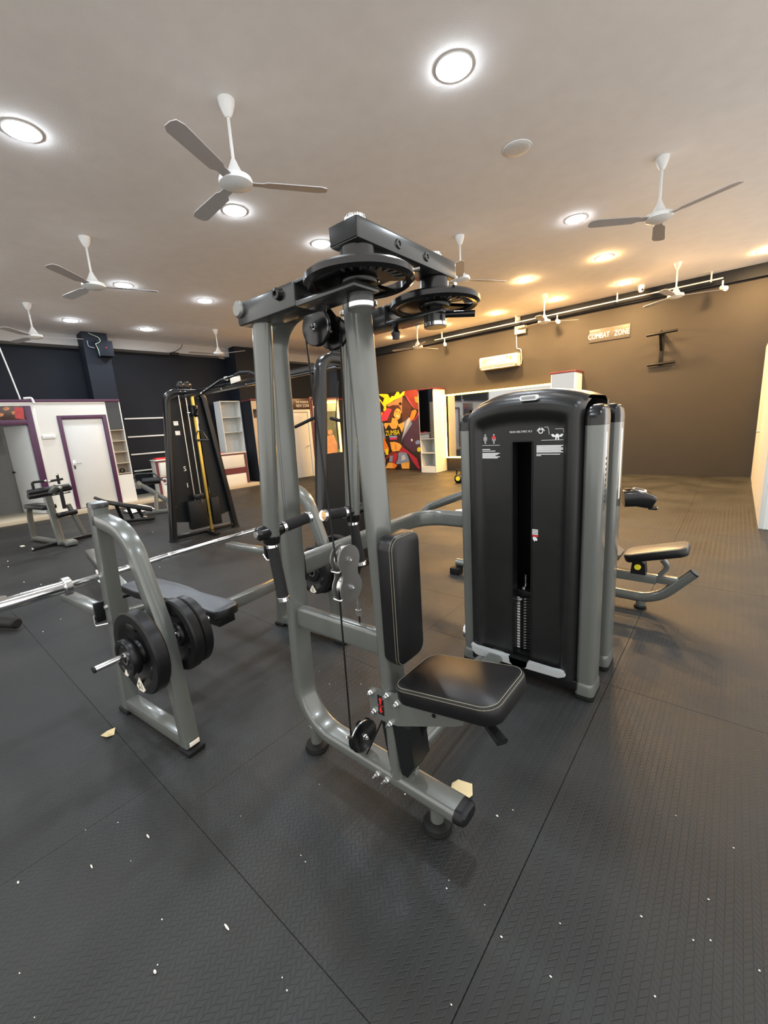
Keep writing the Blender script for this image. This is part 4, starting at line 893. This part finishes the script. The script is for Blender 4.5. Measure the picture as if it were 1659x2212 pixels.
# ---------------------------------------------------------------- bench press rack, barbell, plates
br = thing('bench_press_rack', 'grey flat bench press rack with black pad and plate pegs', 'bench', (-2.53, .64, 0))
RT = rrect(.072, .070, .006, 2); RL = rrect(.072, .060, .006, 2)
for y in (.64, 1.80):
    fr = O('side_post', MB().sweep([(-2.535, y, .02), (-2.425, y, 1.19)], RT, (0, 1, 0)), GREY, br)
    O('post_cap', MB().sweep([(-2.425, y, 1.188), (-2.4235, y, 1.205), (-2.423, y, 1.212)], rrect(.078, .072, .008, 2), (0, 1, 0), scale=[1, 1, .9]), DGREY, fr)
    O('curved_leg', MB().sweep(fillet([(-2.43, y, 1.125), (-2.15, y, 1.085), (-1.985, y, .62), (-1.93, y, .03)], [.22, .5], 8), RL, (0, 1, 0)), GREY, br)
    O('base_rail', MB().bb(-2.52, -1.945, y - .035, y + .035, .022, .088, .008), GREY, br)
    for x, d in ((-1.925, .10), (-2.54, .10)):
        O('rubber_foot', MB().bb(x - d / 2, x + d / 2, y - .045, y + .045, 0, .026, .008), RUB, br)
    O('foot_badge', MB().box((-1.889, y, .055), (.004, .05, .022), .001), LBL, br)
    s_ = -1 if y < 1 else 1
    mb = MB(); mb.bb(-3.08, -2.575, y - .034 - .02, y + .034 - .02, .578, .622, .004); O('safety_arm', mb, GREY, br)
    O('arm_pad', MB().bb(-2.59, -2.572, y - .06, y + .02, .55, .66, .004), BLKM, br)
    O('j_hook', MB().tube(fillet([(-2.50, y, .74), (-2.56, y, .765), (-2.60, y, .765), (-2.60, y, .80), (-2.605, y, .83)], .02, 4), .008, 8), CHROME, br)
    O('hook_wire', MB().tube(fillet([(-2.60, y - .06, .585), (-2.53, y - .085, .555), (-2.42, y - .06, .585)], .05, 5), .006, 8), CHROME, br)
    O('bolt', hexbolt((-2.475, y - .034, .655), (0, -1, 0), .011, .002), STEEL, br)
    O('plate_peg', MB().cyl((-1.990, y - .30, .583), (-1.990, y + .23, .583), .0135, 16, bev=.003), CHROME, br)
    O('peg_cap', MB().cyl((-1.990, y - .303, .583), (-1.990, y - .295, .583), .0145, 14), BLKM, br)
O('cross_tube', MB().bb(-2.53, -2.46, .67, 1.77, .33, .405, .008), GREY, br)
O('spine_tube', MB().bb(-3.35, -2.52, 1.175, 1.235, .31, .37, .006), GREY, br)
for y in (1.11, 1.30): O('rear_leg', MB().tube([(-3.28, 1.205, .34), (-3.40, y, .012)], .025, 12), GREY, br)
outl = [(-3.52, 1.105), (-3.50, 1.085), (-3.30, 1.075), (-3.10, 1.085), (-2.92, 1.112), (-2.76, 1.135), (-2.60, 1.138), (-2.42, 1.128), (-2.37, 1.133), (-2.345, 1.160), (-2.335, 1.220), (-2.345, 1.280), (-2.37, 1.304), (-2.42, 1.310), (-2.60, 1.298), (-2.76, 1.295), (-2.92, 1.315), (-3.10, 1.322), (-3.30, 1.315), (-3.50, 1.298), (-3.52, 1.280)]
cx = sum(p[0] for p in outl) / len(outl); cy = sum(p[1] for p in outl) / len(outl)
mb = MB(); n_ = len(outl); vs = []
for z, k in ((.362, .97), (.370, 1.0), (.408, 1.0), (.418, .985), (.422, .96)): vs += [(cx + (x - cx) * (1 - (1 - k) * .5), cy + (y - cy) * k, z) for x, y in outl]
fs = [(i * n_ + j, i * n_ + (j + 1) % n_, (i + 1) * n_ + (j + 1) % n_, (i + 1) * n_ + j) for i in range(4) for j in range(n_)] + [tuple(range(n_))[::-1], tuple(4 * n_ + j for j in range(n_))]
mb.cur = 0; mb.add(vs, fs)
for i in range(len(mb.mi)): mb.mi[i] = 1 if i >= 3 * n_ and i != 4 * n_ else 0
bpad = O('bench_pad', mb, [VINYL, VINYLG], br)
O('pad_plate', MB().bb(-2.56, -2.38, 1.16, 1.28, .30, .362, .006), BLKM, br)
bb_ = thing('barbell', 'long chrome barbell resting on the press rack', 'barbell', (-2.575, 1.17, .78))
BX, BZ = -2.575, .798
O('shaft', MB().cyl((BX, .50, BZ), (BX, 1.85, BZ), .0175, 16), CHROME, bb_)
for y0, y1, yc in ((.04, .50, .485), (2.30, 1.84, 1.855)):
    O('sleeve', MB().cyl((BX, y0, BZ), (BX, y1, BZ), .032, 22, bev=.003), CHROME, bb_)
    O('sleeve_collar', MB().cyl((BX, yc - .016, BZ), (BX, yc + .018, BZ), .047, 24, bev=.004), STEEL, bb_)
for y in (.78, 1.02, 1.34, 1.56): O('knurl_ring', MB().cyl((BX, y - .006, BZ), (BX, y + .006, BZ), .0185, 16), STEEL, bb_)
def plate(r, th, c, label, num=None, facing=-1, group=None):
    x, y, z = c; t = thing('weight_plate', label, 'weight plate', c, 0, group)
    h = th / 2
    pr = [(.026, -h * .7), (.055, -h * .75), (.060, -h * .35), (r * .60, -h * .35), (r * .72, -h * .9), (r * .80, -h), (r * .96, -h), (r, -h * .7), (r, h * .7), (r * .96, h), (r * .80, h), (r * .72, h * .9), (r * .60, h * .35), (.060, h * .35), (.055, h * .75), (.026, h * .7), (.026, -h * .7)]
    O('disc', MB().lathe(pr, c, (0, -1, 0), 44), PLATE, t)
    O('hub_ring', MB().lathe([(.020, -h * .9), (.029, -h * .9), (.029, h * .9), (.020, h * .9), (.020, -h * .9)], c, (0, -1, 0), 24), STEEL, t)
    for k in range(3):
        a = R(90 + 120 * k); rm = r * .66
        mb = MB(); mb.box((x + rm * cos(a), y, z + rm * sin(a)), (r * .42, th * 1.02, r * .20), .012, Matrix.Rotation(-(a + pi / 2), 3, 'Y')); O('grip_bar', mb, PLATE, t)
    if num is not None:
        f = y + facing * (h + .0015)
        for a in (R(-90),):
            q = Matrix.Translation((x, 0, z)) @ Matrix.Rotation(-(a + pi / 2), 4, 'Y') @ Matrix.Translation((-x, 0, -z))
            mb = MB(q); mb.prism([(0, -r * .58), (-r * .2, -r * .86), (-r * .1, -r * .94), (r * .1, -r * .94), (r * .2, -r * .86)], (x, f, z), (1, 0, 0), (0, 0, 1), .002); lb = O('number_label', mb, LBL, t)
            if num and abs(a + pi / 2) < .1: text('lettering', num, r * .22, (x, f - .0014, z - r * .80), (pi / 2, pi, 0), BLKM, lb, .0003)
    return t
plates = [plate(.195, .060, (-1.99, .531, .570), 'large black plate marked 15 on the near press rack peg', '15'),
    plate(.085, .040, (-1.99, .476, .570), 'small black plate hung outside the plate marked 15', ''),
    plate(.178, .050, (-1.99, .710, .570), 'black plate between the near rack leg and the pad', None),
    plate(.170, .045, (-1.99, .764, .570), 'black plate on the inner end of the near peg', None),
    plate(.150, .045, (-1.99, 1.650, .571), 'small black plate marked 5 seen behind the fly machine', '5'),
    plate(.165, .050, (-1.99, 1.705, .570), 'black plate behind the plate marked 5 on the far rack peg', None),
    plate(.190, .060, (-1.99, 1.90, .570), 'black plate outside the far rack leg, mostly hidden', None)]
RA, RP = R(5.5), Vector((-2.53, .64, 0))              # the rack stands slightly turned on the mats
for o in [br, bb_] + plates:
    o.location = RP + Matrix.Rotation(RA, 3, 'Z') @ (o.location - RP); o.rotation_euler = (0, 0, RA)
lb = thing('low_rail', 'low grey rail on small feet mostly hidden behind the press rack post', 'rail', (-4.9, 1.25, 0))
q = Matrix.Translation((-4.75, 1.225, .27)) @ Matrix.Rotation(R(172), 4, 'Z')
O('top_rail', MB(q).box((0, 0, 0), (1.9, .10, .055), .006), GREY, lb); O('lower_rail', MB(q).box((0, 0, -.04), (1.84, .085, .04), .006), BLKM, lb)
for x in (-.7, .7):
    O('leg', MB(q).bb(x - .03, x + .03, -.03, .03, -.26, -.04, .004), GREY, lb); O('foot_bar', MB(q).bb(x - .03, x + .03, -.2, .2, -.27, -.235, .004), GREY, lb)

# ---------------------------------------------------------------- cable crossover
cx_ = thing('cable_crossover', 'black cable crossover with two tapered towers joined by an overhead beam', 'exercise machine', (-4.65, 3.05, 0))
def tower(xc, front):
    T = rrect(.105, .080, .012, 2)
    pts = fillet([(xc, 2.545, .02), (xc, 2.79, 2.15), (xc, 3.31, 2.15), (xc, 3.555, .02)], [.14, .14], 7)
    O('tower_frame', MB().sweep(pts, T, (1, 0, 0)), BLK, cx_)
    O('tower_base', MB().bb(xc - .04, xc + .04, 2.56, 3.54, .02, .08, .006), BLK, cx_)
    O('base_foot', MB().bb(min(xc, xc + .32 * front), max(xc, xc + .32 * front), 3.03, 3.11, .015, .06, .006), BLK, cx_)
    for y in (2.545, 3.555): O('foot_pad', MB().bb(xc - .055, xc + .055, y - .05, y + .05, 0, .022, .006), RUB, cx_)
    xb = xc - .02 * front
    if front > 0:
        O('side_shield', MB().prism([(2.60, .28), (2.82, 2.05), (2.95, 2.10), (2.93, 1.1), (2.90, .22)][::-1], (xb, 0, 0), (0, 1, 0), (0, 0, 1), .012), BLKM, cx_)
        O('side_shield', MB().prism([(3.50, .28), (3.28, 2.05), (3.22, 2.08), (3.20, 1.1), (3.23, .22)], (xb, 0, 0), (0, 1, 0), (0, 0, 1), .012), BLKM, cx_)
        O('back_shield', MB().prism([(2.86, .20), (2.90, 2.08), (3.25, 2.08), (3.26, .20)][::-1], (xb - .10, 0, 0), (0, 1, 0), (0, 0, 1), .012), BLKM, cx_)
    else:
        O('back_shield', MB().prism([(2.58, .08), (2.705, 1.26), (3.395, 1.26), (3.52, .08)][::-1], (xb, 0, 0), (0, 1, 0), (0, 0, 1), .02), BLKM, cx_)
    fx = xc + .05 * front
    if front > 0:
        for y in (2.935, 3.035): O('guide_rod', MB().cyl((fx, y, .14), (fx, y, 2.10), .0085, 12), STEEL, cx_)
        O('carriage_post', MB().bb(fx - .02, fx + .02, 3.105, 3.145, .06, 2.12, .004), STEEL_GLOW, cx_)
    for y0, y1 in ((2.80, 3.075), (3.16, 3.29)): O('weight_stack', MB().bb(fx - .05, fx + .05, y0, y1, .13, .56, .006), BLKM, cx_)
    O('stack_head', MB().bb(fx - .03, fx + .03, 2.90, 3.07, .57, .65, .006), BLK, cx_)
    O('stack_pin', MB().cyl((fx + .03 * front, 3.0, .54), (fx + .09 * front, 3.0, .54), .008, 10), CHROME, cx_)
    mb = MB()
    for y in (3.0, 3.10):
        mb.lathe([(0, -.018), (.05, -.018), (.058, -.012), (.05, 0), (.058, .012), (.05, .018), (0, .018)], (xc + .02 * front, y, 2.245), (1, 0, 0), 24)
    O('top_pulleys', mb, BLK, cx_)
    mb = MB(); mb.bb(xc - .03, xc + .03, 2.95, 3.15, 2.17, 2.22, .004); O('pulley_mount', mb, BLK, cx_)
    mb = MB()
    for y in (2.97, 3.04, 3.12): mb.ball((xc + .045 * front, y, 2.155), .012, 10)
    O('bolt_heads', mb, CHROME, cx_)
    if front > 0:
        ca = O('cable_carriage', MB().bb(fx - .035, fx + .035, 3.075, 3.175, 1.80, 1.96, .006), BLK, cx_)
        mb = MB(); mb.lathe([(0, -.014), (.038, -.014), (.044, -.008), (.036, 0), (.044, .008), (.038, .014), (0, .014)], (fx + .05 * front, 3.125, 1.90), (0, 1, .1), 22); mb.lathe([(0, -.014), (.034, -.014), (.040, 0), (.034, .014), (0, .014)], (fx + .05 * front, 3.125, 1.82), (0, 1, .1), 22)
        O('carriage_pulley', mb, BLK, ca); O('carriage_pin', MB().cyl((fx, 3.06, 1.85), (fx, 3.02, 1.85), .012, 10), CHROME, ca)
    if front > 0:
        for y, z0, z1 in ((2.86, 1.70, 1.74), (2.865, 1.56, 1.60)): O('stack_sticker', MB().bb(xb + .007, xb + .009, y - .035, y + .035, z0 - .02, z1), LBL, cx_)
        for y, z in ((2.74, 1.86), (2.72, 1.52), (2.70, 1.18), (2.66, .5)): O('shield_bolt', MB().ball((xb + .006, y, z), .012, 8), STEEL, cx_)
        text('lettering', 'S', .10, (xb + .008, 2.885, 1.04), (pi / 2, 0, pi / 2), LBL, cx_)
        text('lettering', 'I', .10, (xb + .008, 2.885, .79), (pi / 2, 0, pi / 2), LBL, cx_)
tower(-6.28, 1); tower(-3.02, -1)
for z0, z1, m_ in ((2.09, 2.145, BLK), (2.068, 2.088, DGREY)): O('overhead_beam', MB().bb(-6.24, -3.06, 3.02, 3.10, z0, z1, .006), m_, cx_)
for yy in (2.99,):
    O('pull_up_grip', MB().tube(fillet([(-5.45, yy - .10, 2.06), (-5.15, yy, 2.185), (-4.85, yy, 2.20), (-4.45, yy, 2.20)], .08), .016, 10), BLK, cx_)
    O('grip_end', MB().cyl((-5.47, yy - .107, 2.052), (-5.45, yy - .10, 2.06), .020, 12), CHROME, cx_)
    O('pull_up_grip', MB().tube(fillet([(-4.80, yy, 2.205), (-4.62, yy - .03, 2.215), (-4.40, yy - .06, 2.19), (-4.2, yy - .06, 2.12)], .08), .020, 10), FOAM, cx_)
    O('grip_collar', MB().lathe([(0, 0), (.026, 0), (.026, .03), (0, .03)], (-5.02, yy, 2.193), (1, 0, .03), 12), STEEL, cx_)
    O('grip_plate', MB().box((-4.78, yy - .01, 2.155), (.22, .012, .07), .005, Euler((0, R(-4), 0)).to_matrix()), LBL, cx_)
mb = MB()
for x in (-5.2, -4.62, -4.0, -3.3): mb.ball((x, 3.02, 2.085), .010, 8)
O('beam_bolts', mb, CHROME, cx_)
dh = thing('hanging_d_handle', 'black D handle hanging from the left cable tower', 'handle', (-6.12, 3.14, 1.40))  # D handle on the tower's cable
O('strap', MB().tube(fillet([(-6.16, 3.055, 1.47), (-6.15, 3.09, 1.58), (-6.15, 3.16, 1.58), (-6.14, 3.22, 1.46)], .04), .010, 8), DGREY, dh)
O('grip', MB().cyl((-6.16, 3.05, 1.45), (-6.12, 3.235, 1.44), .016, 12), DGREY, dh); O('clip', MB().cyl((-6.17, 3.125, 1.58), (-6.17, 3.125, 1.79), .009, 8), CHROME, dh)
tb = thing('cable_bar', 'short black lat bar hanging from the right cable tower', 'handle', (-3.45, 3.06, 1.56))
O('bar', MB().tube(fillet([(-3.83, 3.06, 1.535), (-3.50, 3.06, 1.615), (-3.40, 3.06, 1.595)], .05), .018, 12), FOAM, tb)
mb = MB(); mb.cyl((-3.475, 3.06, 1.62), (-3.47, 3.06, 1.72), .012, 10); mb.cyl((-3.47, 3.06, 1.74), (-3.465, 3.06, 1.86), .018, 10, bev=.004); mb.cyl((-3.465, 3.06, 1.86), (-3.46, 3.06, 1.97), .009, 8); mb.cyl((-3.46, 3.06, 1.97), (-3.455, 3.06, 2.07), .022, 10, bev=.006)
O('link_chain', mb, BLKM, tb)
tb2 = thing('cable_bar', 'black cable grip hanging inside the right cable tower', 'handle', (-3.1, 3.0, 1.56))
O('cable', MB().tube([(-3.08, 3.06, 1.95), (-3.10, 3.0, 1.60), (-3.09, 3.0, 1.28)], .006, 8), BLKM, tb2)
O('bar', MB().tube([(-3.17, 3.0, 1.595), (-3.04, 3.0, 1.565)], .018, 12), FOAM, tb2)

# ---------------------------------------------------------------- seat machine behind the weight tower
lm = thing('row_machine', 'grey machine with tilted seat and yellow knob behind the weight tower', 'exercise machine', (-.9, 3.5, 0))
YM = 3.5
O('base_tube', MB().sweep(fillet([(-2.05, YM, .10), (-.36, YM, .085), (-.145, YM, .335)], .26, 9), circ(.038, 18), (0, 1, 0)), GREY, lm)
O('tube_plug', MB().cyl((-.150, YM, .328), (-.138, YM, .343), .036, 18, bev=.004), BLKM, lm)
O('foot_stub', MB().cyl((-.455, YM, .02), (-.455, YM, .085), .030, 16), GREY, lm); O('rubber_foot', MB().cyl((-.455, YM, 0), (-.455, YM, .022), .042, 18, bev=.006), RUB, lm)
O('seat_rail', MB().bb(-1.1, -.36, YM - .035, YM + .035, .215, .285, .006), GREY, lm); O('seat_rail', MB().bb(-.38, -.19, YM - .028, YM + .028, .225, .280, .005), GREY, lm)
O('rail_wear_strip', MB().bb(-.37, -.22, YM - .022, YM + .022, .280, .284, .002), STEEL, lm)
rm = Euler((0, R(-16), 0)).to_matrix()
sm = O('seat_pad', MB().pad((-.375, YM, .455), (.40, .24, .062), rm, .06, .014), VINYL, lm)
O('seat_sheen', MB().pad(Vector((-.375, YM, .455)) + rm @ Vector((0, 0, .0315)), (.375, .215, .004), rm, .05, .0015), VINYL_SHEEN, lm)  # thin sheet laid on the black seat to carry the warm reflection
piping((-.375, YM, .455), (.40, .24, .062), rm, .06, .014, .028, sm, .003, .008, PIPING)
O('second_pad', MB().pad((-.72, YM, .44), (.26, .24, .062), Euler((0, R(22), 0)).to_matrix(), .06, .014), VINYL_SHEEN, lm)
O('seat_bracket', MB().prism([(-.525, .285), (-.425, .285), (-.435, .37), (-.47, .40), (-.515, .395)], (0, YM - .02, 0), (1, 0, 0), (0, 0, 1), .09), BLKM, lm)
O('adjust_knob', MB().cyl((-.478, YM - .065, .345), (-.478, YM - .085, .345), .022, 20, bev=.004), YELLOW, lm)
O('curved_strut', MB().sweep(fillet([(-.335, YM, .405), (-.295, YM, .36), (-.345, YM, .285)], .05, 6), rrect(.05, .035, .006, 2), (0, 1, 0)), GREY, lm)
O('handle_tube', MB().tube(fillet([(-2.55, 3.55, .50), (-2.42, 3.60, .62), (-1.95, 3.62, .80), (-1.45, 3.62, .82)], .12), .042, 14), GREY, lm)
O('handle_pad', MB().cyl((-2.10, 3.6, .585), (-2.02, 3.6, .60), .03, 14), FANW, lm)
O('upright', MB().bb(-1.50, -1.43, YM - .05, YM + .05, .06, .9, .008), GREY, lm)
O('rubber_foot', MB().bb(-2.08, -1.98, 3.40, 3.50, 0, .065, .006), RUB, lm)
kb = thing('kettlebell', 'small black kettlebell with yellow ring near the mirror wall', 'kettlebell', (-5.06, 8.85, 0))
O('bell', MB().lathe([(0, 0), (.07, 0), (.11, .05), (.12, .11), (.10, .17), (.05, .21), (0, .22)], (-5.06, 8.85, 0), (0, 0, 1), 24), BLKM, kb)
O('handle', MB().tube(fillet([(-5.12, 8.85, .18), (-5.13, 8.85, .31), (-4.99, 8.85, .31), (-5.00, 8.85, .18)], .04), .016, 10), BLKM, kb)
O('ring', MB().lathe([(0, 0), (.055, 0), (.055, .006), (0, .006)], (-5.03, 8.735, .12), (.2, -1, 0), 18), YELLOW, kb)

# ---------------------------------------------------------------- machines at the left
le = thing('leg_extension_machine', 'grey leg extension machine with black roller pads before the doors', 'exercise machine', (-8.2, 1.5, 0))
ax0, ax1 = Vector((-8.72, 1.365, 0)), Vector((-7.75, 1.55, 0))
dv = (ax1 - ax0).normalized(); pv = Vector((-dv.y, dv.x, 0))
T = rrect(.075, .055, .012, 2)
Z = Vector((0, 0, 1))
O('base_tube', MB().sweep([ax0 + Z * .05, ax1 + Z * .05], T, pv), GREY, le)
O('seat_frame', MB().sweep(fillet([ax0 + Z * .02, ax0 + Z * .58 + dv * .06, ax0 + dv * .85 + Z * .62], .16, 7), T, pv), GREY, le)
O('seat_pad', MB(Matrix.Translation(ax0 + dv * .48 + Z * .595) @ Matrix.Rotation(math.atan2(dv.y, dv.x), 4, 'Z')).box((0, 0, 0), (.62, .20, .07), .02), VINYL, le)
O('upright', MB().sweep([ax0 + dv * .90 + Z * .02, ax0 + dv * .80 + Z * .78, ax0 + dv * .93 + pv * .10 + Z * .90], rrect(.10, .06, .012, 2), pv), GREY, le)
rc = ax0 + dv * .83
for a, b_, z, r in ((-.24, .30, .855, .045), (-.25, .05, .80, .042), (.06, .32, .83, .042)): O('roller_pad', MB().cyl(rc + pv * a + Z * z, rc + pv * b_ + Z * (z + .015), r, 18, bev=.008), VINYL, le)
O('roller_bar', MB().cyl(rc - pv * .20 + Z * .77, rc + pv * .3 + Z * .78, .014, 10), CHROME, le)
O('side_handle', MB().tube(fillet([rc - pv * .16 + Z * .88, rc - pv * .16 + Z * 1.0, rc - pv * .02 + Z * 1.0 + dv * .04], .03), .018, 10), FOAM, le)
O('handle_end', MB().ball(tuple(rc - pv * .01 + Z * 1.0 + dv * .045), .022, 10), CHROME, le)
hc = rc + pv * .14 + dv * .08
O('lever_tube', MB().tube([hc + Z * .55, hc + Z * .86], .026, 12), FOAM, le); O('lever_cap', MB().cyl(hc + Z * .86, hc + Z * .90, .029, 12), CHROME, le)
O('cross_grip', MB().tube([hc + pv * -.10 + Z * .99, hc + pv * .06 + Z * 1.0], .018, 10), FOAM, le); O('cross_grip', MB().tube([hc + Z * .93, hc + Z * 1.06], .018, 10), FOAM, le)
for p in (hc - pv * .115 + Z * .99, hc + Z * 1.07): O('handle_end', MB().ball(tuple(p), .021, 10), CHROME, le)
O('ankle_roller', MB().cyl(rc + pv * .03 + Z * .46 + dv * .06, rc + pv * .30 + Z * .47 + dv * .06, .040, 14, bev=.006), VINYL, le)
O('weight_arm', MB().sweep([rc + pv * .22 + Z * .60 + dv * .02, rc + pv * .34 + Z * .10 + dv * .05], T, dv), GREY, le)
O('cross_foot', MB().sweep([rc - pv * .35 + Z * .035, rc + pv * .55 + Z * .035], rrect(.05, .05, .008, 2), dv), BLK, le)
O('foot_plate', MB(Matrix.Translation(ax1 + dv * .08 + Z * .05)).box((0, .04, 0), (.22, .16, .06), .01), GREY, le)
for p in (rc - pv * .36, rc + pv * .56): O('bar_end', MB().cyl(p + Z * .035, p + Z * .036 + pv * .02, .03, 12), CHROME, le)
tag(O('paper_scrap', MB().box((-8.42, 1.16, .006), (.10, .05, .008), .002), CRUMB), 'white scrap on the mats before the leg extension machine', 'scrap')
sb = thing('sit_up_bench', 'black inclined sit up bench behind the press rack post', 'bench', (-8.5, 2.85, 0))
p0, p1 = Vector((-8.62, 2.40, .47)), Vector((-8.38, 3.10, .21)); d_ = (p1 - p0).normalized(); sd = Vector((d_.y, -d_.x, 0)).normalized()
O('board', MB().sweep([p0, p1], rrect(.28, .05, .012, 2), sd), VINYL, sb)
O('board_edge', MB().sweep([p0 - d_ * .12 + Vector((0, 0, .055)), p0 + d_ * .1], rrect(.26, .02, .006, 2), sd), VINYL, sb)
O('base_beam', MB().sweep([(-8.66, 2.62, .05), (-8.33, 3.10, .05)], rrect(.07, .07, .010, 2), (0, 0, 1)), BLK, sb)
for a, b_ in (((-8.63, 2.66, .06), (-8.56, 2.58, .39)), ((-8.54, 2.80, .08), (-8.50, 2.74, .33)), ((-8.44, 2.95, .08), (-8.45, 2.88, .28))):
    O('support_leg', MB().sweep([a, b_], rrect(.06, .05, .008, 2), (1, 0, 0)), BLK, sb)
O('adjust_pin', MB().cyl((-8.42, 2.95, .10), (-8.36, 2.98, .10), .016, 10), CHROME, sb)
ab = thing('abdominal_machine', 'grey abdominal bench with black roller in front of the counter', 'exercise machine', (-9.2, 3.5, 0))
O('main_beam', MB().sweep([(-9.35, 3.28, .66), (-9.0, 3.66, .24)], rrect(.09, .07, .012, 2), (0, 0, 1)), GREY, ab)
O('base_beam', MB().sweep([(-9.15, 3.26, .045), (-8.88, 3.72, .045)], rrect(.07, .07, .010, 2), (0, 0, 1)), GREY, ab)
O('support_leg', MB().sweep([(-9.05, 3.44, .06), (-9.1, 3.50, .40)], rrect(.08, .06, .010, 2), (1, 0, 0)), GREY, ab)
O('rear_leg', MB().sweep([(-8.92, 3.64, .05), (-8.98, 3.66, .30)], rrect(.07, .06, .010, 2), (1, 0, 0)), GREY, ab)
O('roller', MB().cyl((-9.32, 3.36, .67), (-9.18, 3.66, .66), .070, 18, bev=.012), VINYL, ab)
O('handle_frame', MB().tube(fillet([(-9.34, 3.26, .62), (-9.36, 3.22, .84), (-9.2, 3.56, .82), (-9.12, 3.68, .66)], .07), .016, 10), DGREY, ab)
O('pivot_ring', MB().lathe([(.035, 0), (.075, 0), (.075, .05), (.035, .05), (.035, 0)], (-9.12, 3.74, .62), (.6, -.6, .3), 20), STEEL, ab)
O('pivot_plate', MB().box((-9.33, 3.28, .60), (.14, .10, .13), .02), GREY, ab)
mf = thing('machine_foot', 'black tube and grey bracket of a machine entering at the left edge', 'exercise machine', (-4.75, .35, 0))
O('floor_tube', MB().cyl((-5.1, .18, .062), (-4.52, .47, .062), .045, 18, bev=.012), RUB, mf)
O('grey_bracket', MB().box((-5.02, .38, .17), (.30, .12, .10), .02, Matrix.Rotation(R(26), 3, 'Z')), GREY, mf)
O('bracket_leg', MB().sweep([(-4.95, .36, .14), (-4.80, .33, .06)], rrect(.06, .05, .01, 2), (0, 0, 1)), GREY, mf)
O('bolt', hexbolt((-4.82, .36, .12), (0, 0, 1), .02, .01), CHROME, mf)

# ---------------------------------------------------------------- litter
def scrap(name, pts, label, m_, cat, h=.006, curl=.012):
    n_ = len(pts); cx = sum(p[0] for p in pts) / n_; cy = sum(p[1] for p in pts) / n_
    vs = [(x, y, .001 + curl * (i % 2)) for i, (x, y) in enumerate(pts)] + [(x, y, .001 + curl * (i % 2) + h * .5) for i, (x, y) in enumerate(pts)] + [(cx, cy, .001), (cx, cy, .001 + h)]
    fs = []
    for i in range(n_):
        j = (i + 1) % n_; fs += [(i, j, n_ + j, n_ + i), (n_ + i, n_ + j, 2 * n_ + 1), (j, i, 2 * n_)]
    tag(O(name, MB().add(vs, fs), m_, smooth=0), label, cat)
scrap('paper_scrap', [(-2.427, .453), (-2.37, .465), (-2.374, .499), (-2.412, .518), (-2.438, .486)][::1], 'torn cream scrap on the floor beside the near rack foot', CARD, 'scrap')
scrap('cardboard_piece', [(-.798, 1.268), (-.776, 1.205), (-.718, 1.205), (-.700, 1.264), (-.728, 1.313), (-.784, 1.295)], 'cream cardboard piece under the end of the fly machine base', CARD, 'scrap', curl=.004)
LIT = [(-1.157, .213, .010, 'cream crumb on the bare mats at bottom left'), (-1.619, .373, .008, 'curled white sliver on the mats left of the long seam'), (-1.091, .40, .009, 'long white thread on the mats beside the diagonal seam'),
       (-1.666, .198, .007, 'white crumb left of the curled sliver'), (-1.817, .017, .009, 'white crumb near the left picture edge'), (-.927, 1.108, .007, 'cream crumb under the fly machine base beam'),
       (-.583, 1.239, .008, 'cream crumb right of the fly machine foot'), (-.408, .888, .006, 'white crumb right of centre near the bottom')]
for x, y, r, la in LIT:
    mb = MB(); long_ = 3.2 if 'thread' in la or 'sliver' in la else 1.3
    mb.ball((x, y, r * .45), r * .5, 8, (long_, .7, .8))
    tag(O('floor_crumb', mb, CRUMB, smooth=0), la, 'crumb', 'crumbs on the mats')
mb = MB()
for x, y in [(-1.858, .231), (-1.48, -.036), (-1.786, .323), (-1.571, .295), (-1.402, .64), (-1.256, .931), (-.546, 1.3), (-.485, .936), (-.265, .885), (.027, 1.21), (.065, 1.238), (-.605, .905), (-.612, .931), (-.45, .672), (-.853, .432), (-.82, .423), (-1.17, .225), (-1.322, -.031), (-1.281, .284), (-1.08, .685), (-1.049, .68), (-.098, 1.189), (-.284, 1.026), (.055, 1.362), (.169, 1.233), (-.04, 1.007), (.113, 1.604), (-.053, 1.632), (-1.902, 1.508), (-1.748, 1.451), (-1.59, 1.559), (-7.499, .846), (-7.134, .795), (-6.115, .778), (-5.814, .875), (-4.452, .742), (-4.283, .584), (-5.184, 1.888), (-7.285, 2.645), (-.435, 2.551), (-.393, 2.522)]:
    r = .0014 + .0010 * random.random() + .0009 * max(0, -x - 2); mb.ball((x, y, r * .7), r, 6, (1 + random.random(), 1, .8))
tag(O('dust_specks', mb, CRUMB, smooth=0), 'fine white specks scattered over the black mats', 'litter', kind='stuff')
